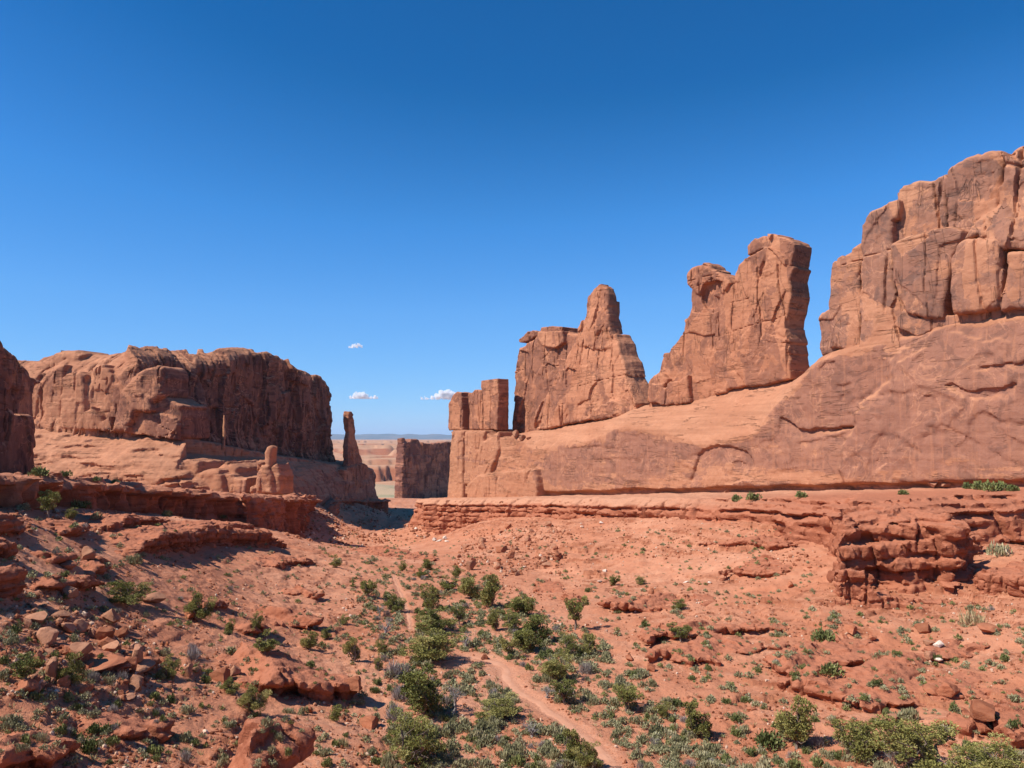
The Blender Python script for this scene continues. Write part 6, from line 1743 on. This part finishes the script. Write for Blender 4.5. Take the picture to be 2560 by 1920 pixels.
RZ = [([(50, 1480), (230, 1500), (420, 1600), (440, 1730), (250, 1760), (60, 1740), (0, 1640)], 75, .35, 1.3, ('tan', 'red'), 'angular rock lying loose in the boulder field at left', 'rocks of the left boulder field'),
      ([(1160, 1330), (1340, 1300), (1440, 1330), (1400, 1440), (1260, 1440), (1130, 1430)], 95, .5, 2.2, ('tan', 'tan', 'red'), 'pinkish block in the rubble fan under the right bench', 'blocks of the rubble fan'),
      ([(2250, 1560), (2460, 1540), (2560, 1600), (2500, 1720), (2300, 1760), (2250, 1680)], 38, .15, .45, ('tan', 'pale', 'red'), 'stone in the gravelly patch on the right slope', 'stones of the gravel patch'),
      ([(1950, 1350), (2000, 1330), (2060, 1490), (1980, 1500), (1900, 1420)], 14, .3, .9, ('red',), 'red block fallen left of the bold outcrop', 'fallen blocks by the outcrop')]
for poly, n, a0, a1, kinds, label, group in RZ:
    P = np.array(poly); m = 0
    while m < n:
        x, y = gr.uniform(P[:, 0].min(), P[:, 0].max()), gr.uniform(P[:, 1].min(), P[:, 1].max())
        if not inside(poly, np.array([x]), np.array([y]))[0]: continue
        m += 1; p, nr, _ = hit(x, y)
        if p is None: continue
        boulder(p, a0 + (a1 - a0) * gr.uniform() ** 2.2, kinds[gr.integers(len(kinds))], label, group, None, gr.uniform(.7, 1.1), .4)

# small stones lying everywhere
sv, sq, st_, n0 = [], [], [], 0
def add_stones(x, y, z, w):
    global n0
    n = len(x)
    V = IV2[None] * (1 + gr.normal(0, .16, (n, len(IV2), 1))) * gr.uniform(.55, 1, (n, 1, 3)) * w[:, None, None] / 2
    a = gr.uniform(0, 6.28, n); c, s = np.cos(a)[:, None], np.sin(a)[:, None]
    V = np.stack([V[:, :, 0] * c - V[:, :, 1] * s, V[:, :, 0] * s + V[:, :, 1] * c, V[:, :, 2]], 2) + np.stack([x, y, z + .12 * w], 1)[:, None]
    sv.append(V.reshape(-1, 3)); sq.append((IF2[None] + (n0 + np.arange(n) * len(IV2))[:, None, None]).reshape(-1, 3)); n0 += n * len(IV2)
    st_.append(np.repeat(np.where(gr.uniform(size=n) < .14, gr.uniform(.75, 1, n), gr.uniform(0, .6, n)), len(IV2)))
N = 62000
px, py = gr.uniform(-380, 2900, N), 1300 + 640 * gr.uniform(0, 1, N) ** 0.9
dens = fbm2(px / 120, py / 50, 4, 1100) + gr.uniform(-.5, .5, N)
m = dens > 0.12
pts = ground_hit(px[m], py[m], H, 30, 330, 260)
ok = (pts[:, 1] > 31) & (path_dist(pts[:, 0], pts[:, 1]) > 0.7)
pts = pts[ok]
w = 0.06 + 0.34 * gr.uniform(0, 1, len(pts)) ** 3.5 * (1 + .4 * (pts[:, 1] > 90))
add_stones(pts[:, 0], pts[:, 1], H(pts[:, 0], pts[:, 1]), w)
# rubble under the rims, in the boulder field and on the fan
for poly, n, a0, a1 in ((RZ[0][0], 900, .12, .55), (RZ[1][0], 1500, .15, .9), ([(0, 1265), (330, 1275), (620, 1310), (560, 1345), (300, 1340), (0, 1330)], 700, .12, .7),
                        ([(1150, 1300), (1700, 1295), (2040, 1330), (2040, 1400), (1500, 1400)], 900, .12, .6), ([(700, 1290), (800, 1262), (950, 1252), (1060, 1300), (1080, 1345), (900, 1370), (720, 1350)], 1500, .3, 1.8), ([(2040, 1490), (2440, 1490), (2600, 1480), (2560, 1560), (2100, 1560)], 500, .08, .4)):
    P = np.array(poly); x = gr.uniform(P[:, 0].min(), P[:, 0].max(), n * 2); y = gr.uniform(P[:, 1].min(), P[:, 1].max(), n * 2)
    k = inside(poly, x, y) & (fbm2(x / 60, y / 30, 3, 1120) > -.25)
    q = ground_hit(x[k][:n], y[k][:n], H, 30, 560, 360)
    add_stones(q[:, 0], q[:, 1], H(q[:, 0], q[:, 1]), a0 + (a1 - a0) * gr.uniform(0, 1, len(q)) ** 2.6)
M_STONE = plain_leaf('loose_stones', [(0.20, 0.07, 0.036), (0.33, 0.115, 0.06), (0.44, 0.18, 0.10), (0.52, 0.29, 0.18), (0.64, 0.47, 0.35)], 0.95)
o = link('scattered_stones', mesh_np('scattered_stones', np.concatenate(sv), np.concatenate(sq), False, {'tone': np.concatenate(st_)}), M_STONE)
tag(o, 'small loose stones strewn over the red slopes', 'stones', kind='stuff')
# ------------------------------------------------------------------ the trodden path
def path_strip(P, width, name):
    P = resample(P, 0.35)
    P[:, 0] += 0.45 * perlin2(P[:, 1] / 3.6, 0 * P[:, 1], 1203)
    for _ in range(6): P[1:-1] = (P[:-2] + 2 * P[1:-1] + P[2:]) / 4
    t = np.gradient(P, axis=0); t /= np.linalg.norm(t, axis=1, keepdims=True); nr = np.stack([-t[:, 1], t[:, 0]], 1)
    k = np.linspace(-1, 1, 9); L = np.arange(len(P)) * .35
    wl = width * (1 + .5 * fbm2(L / 2.2, 0 * L, 3, 1201)); wr = width * (1 + .5 * fbm2(L / 2.2, 0 * L, 3, 1202))
    off = np.where(k[None] < 0, k[None] * wl[:, None], k[None] * wr[:, None])
    xy = P[:, None] + nr[:, None] * off[..., None]
    z = H(xy[..., 0], xy[..., 1]) + 0.035 * (1 - np.abs(k[None]) ** 3) - 0.01
    V = np.concatenate([xy, z[..., None]], 2).reshape(-1, 3)
    ii = np.arange(len(P) * 9).reshape(-1, 9)
    Q = np.stack([ii[:-1, :-1], ii[:-1, 1:], ii[1:, 1:], ii[1:, :-1]], -1).reshape(-1, 4)
    V2 = V.copy()
    return V2, Q
vs, qs, k0 = [], [], 0
for P, w in zip(path_pts, (0.40, 0.22)):
    v, q = path_strip(P, w, 'p'); vs.append(v); qs.append(q + k0); k0 += len(v)
V, Q = np.concatenate(vs), np.concatenate(qs)
N_ = vert_normals(V, Q)
if N_[:, 2].mean() < 0: Q = Q[:, ::-1]
o = link('footpath', mesh_np('footpath', V, Q), M_PATH)
tag(o, 'narrow trodden sand footpath winding through the sagebrush', 'path', kind='structure')

# ------------------------------------------------------------------ blue mountains on the skyline
mx = np.linspace(-26000, 22000, 420)
def ridge_z(x): return -60 + 330 + 120 * fbm2(x / 5200, 0 * x, 4, 1301) + 26 * fbm2(x / 900, 0 * x, 3, 1302) - 0.004 * (x + 6500)
rows = np.linspace(-1, 1, 15)
RX, RK = np.meshgrid(mx, rows, indexing='ij')
crest = ridge_z(mx)[:, None]
RZ_ = -180 + (crest + 180) * (1 - np.abs(RK) ** 1.3) + 40 * fbm2(RX / 1500, RK * 2, 3, 1303) * (1 - np.abs(RK))
RY = 42000 + RK * 4200 + 900 * perlin2(RX / 6000, 0 * RX, 1304)
ii = np.arange(RX.size).reshape(RX.shape)
Q = np.stack([ii[:-1, :-1], ii[1:, :-1], ii[1:, 1:], ii[:-1, 1:]], -1).reshape(-1, 4)
t = NT('distant_mountain_forest')
M_MTN = t.done(t.ramp(t.noise(t.coords(), 0.0011, 6, .6), [(.4, (0.06, 0.075, 0.06)), (.65, (0.16, 0.13, 0.10))]))
o = link('hills', mesh_np('hills', np.stack([RX, RY, RZ_], -1).reshape(-1, 3), Q), M_MTN)
tag(o, 'low blue mountain range on the horizon', 'mountains', kind='structure')

# ------------------------------------------------------------------ three small clouds
def cloud(px, py, D, blobs, seed, label, dens):
    c = at(px, py, D); k = D / F_PX
    lo = np.min([[b[0] - b[2], b[1] - b[2]] for b in blobs], 0) * k; hi = np.max([[b[0] + b[2], b[1] + b[2]] for b in blobs], 0) * k
    h = np.ptp([lo[0], hi[0]]) / 110
    gx = np.arange(lo[0] - 4 * h, hi[0] + 4 * h, h); gz = np.arange(-hi[1] - 4 * h, -lo[1] + 4 * h, h)
    rmax = max(b[2] for b in blobs) * k * 1.5; gy = np.arange(-rmax - 3 * h, rmax + 3 * h, h)
    X_, Y_, Z_ = np.meshgrid(gx, gy, gz, indexing='ij')
    d = np.full(X_.shape, 1e9)
    for bx_, by_, br in blobs:
        r = br * k
        d = np.minimum(d, np.sqrt((X_ - bx_ * k) ** 2 + (Y_ / 1.3) ** 2 + (Z_ + by_ * k) ** 2) - r)
    s = 9 * k
    d = d + 0.6 * s * fbm3(X_ / s, Y_ / s, Z_ / s, 3, seed)
    base = -max(b[1] for b in blobs) * k
    d = np.maximum(d, (base - 2.0 * k - Z_) * 0.8)                    # flat underside
    V, Q = surface_nets(d.astype(np.float32), (gx[0], gy[0], gz[0]), h)
    o = link('cloud', mesh_np('cloud', V, Q), None)
    m = bpy.data.materials.new('cloud_vapour'); m.use_nodes = True; nt = m.node_tree
    nt.nodes.remove(nt.nodes['Principled BSDF'])
    vol = nt.nodes.new('ShaderNodeVolumePrincipled'); vol.inputs['Color'].default_value = (1, 1, 1, 1)
    vol.inputs['Density'].default_value = dens / (10 * k); vol.inputs['Anisotropy'].default_value = 0.0
    nt.links.new(vol.outputs[0], nt.nodes['Material Output'].inputs['Volume'])
    o.data.materials.append(m); o.location = c
    return tag(o, label, 'cloud', 'small white clouds low in the sky')
cloud(886, 865, 60000, [(-12, 3, 3), (-3, 1, 4.5), (6, -1, 5.5), (13, -1, 4.5), (17, 0, 3)], 1401, 'smallest white wisp of cloud, highest of the three', 2.2)
cloud(909, 990, 60000, [(-32, 5, 4), (-22, 2, 7), (-12, -1, 9), (-2, 0, 9), (8, 3, 7), (18, 5, 5), (28, 4, 5), (34, 3, 3)], 1402, 'low flat white cloud between the mesa and the spire', 3.2)
cloud(1100, 990, 60000, [(-46, 7, 3), (-34, 6, 4.5), (-20, 5, 5), (-6, 1, 8), (6, -3, 11), (18, -4, 12), (30, -2, 11), (40, 3, 8)], 1403, 'largest white cloud, touching the stone fingers', 3.2)
# ------------------------------------------------------------------ thin blue air over the far country
zlo = float(min(GZ.min(), -190)) - 1.0
bx0, bx1, by0, by1, bz0, bz1 = -96000, 96000, -300, 96000, zlo, 1000
V = np.array([(x, y, z) for x in (bx0, bx1) for y in (by0, by1) for z in (bz0, bz1)], float)
Q = np.array([(0, 1, 3, 2), (4, 6, 7, 5), (0, 4, 5, 1), (2, 3, 7, 6), (0, 2, 6, 4), (1, 5, 7, 3)])
hm = bpy.data.materials.new('thin_haze'); hm.use_nodes = True
nt = hm.node_tree; nt.nodes.remove(nt.nodes['Principled BSDF'])
pv = nt.nodes.new('ShaderNodeVolumePrincipled')
pv.inputs['Color'].default_value = (0.48, 0.72, 1.0, 1)
pv.inputs['Density'].default_value = 1.8e-5
nt.links.new(pv.outputs[0], nt.nodes['Material Output'].inputs['Volume'])
o = link('haze', mesh_np('haze', V, Q, False), hm)
tag(o, 'thin blue haze over the distant plateau', 'haze', kind='stuff')
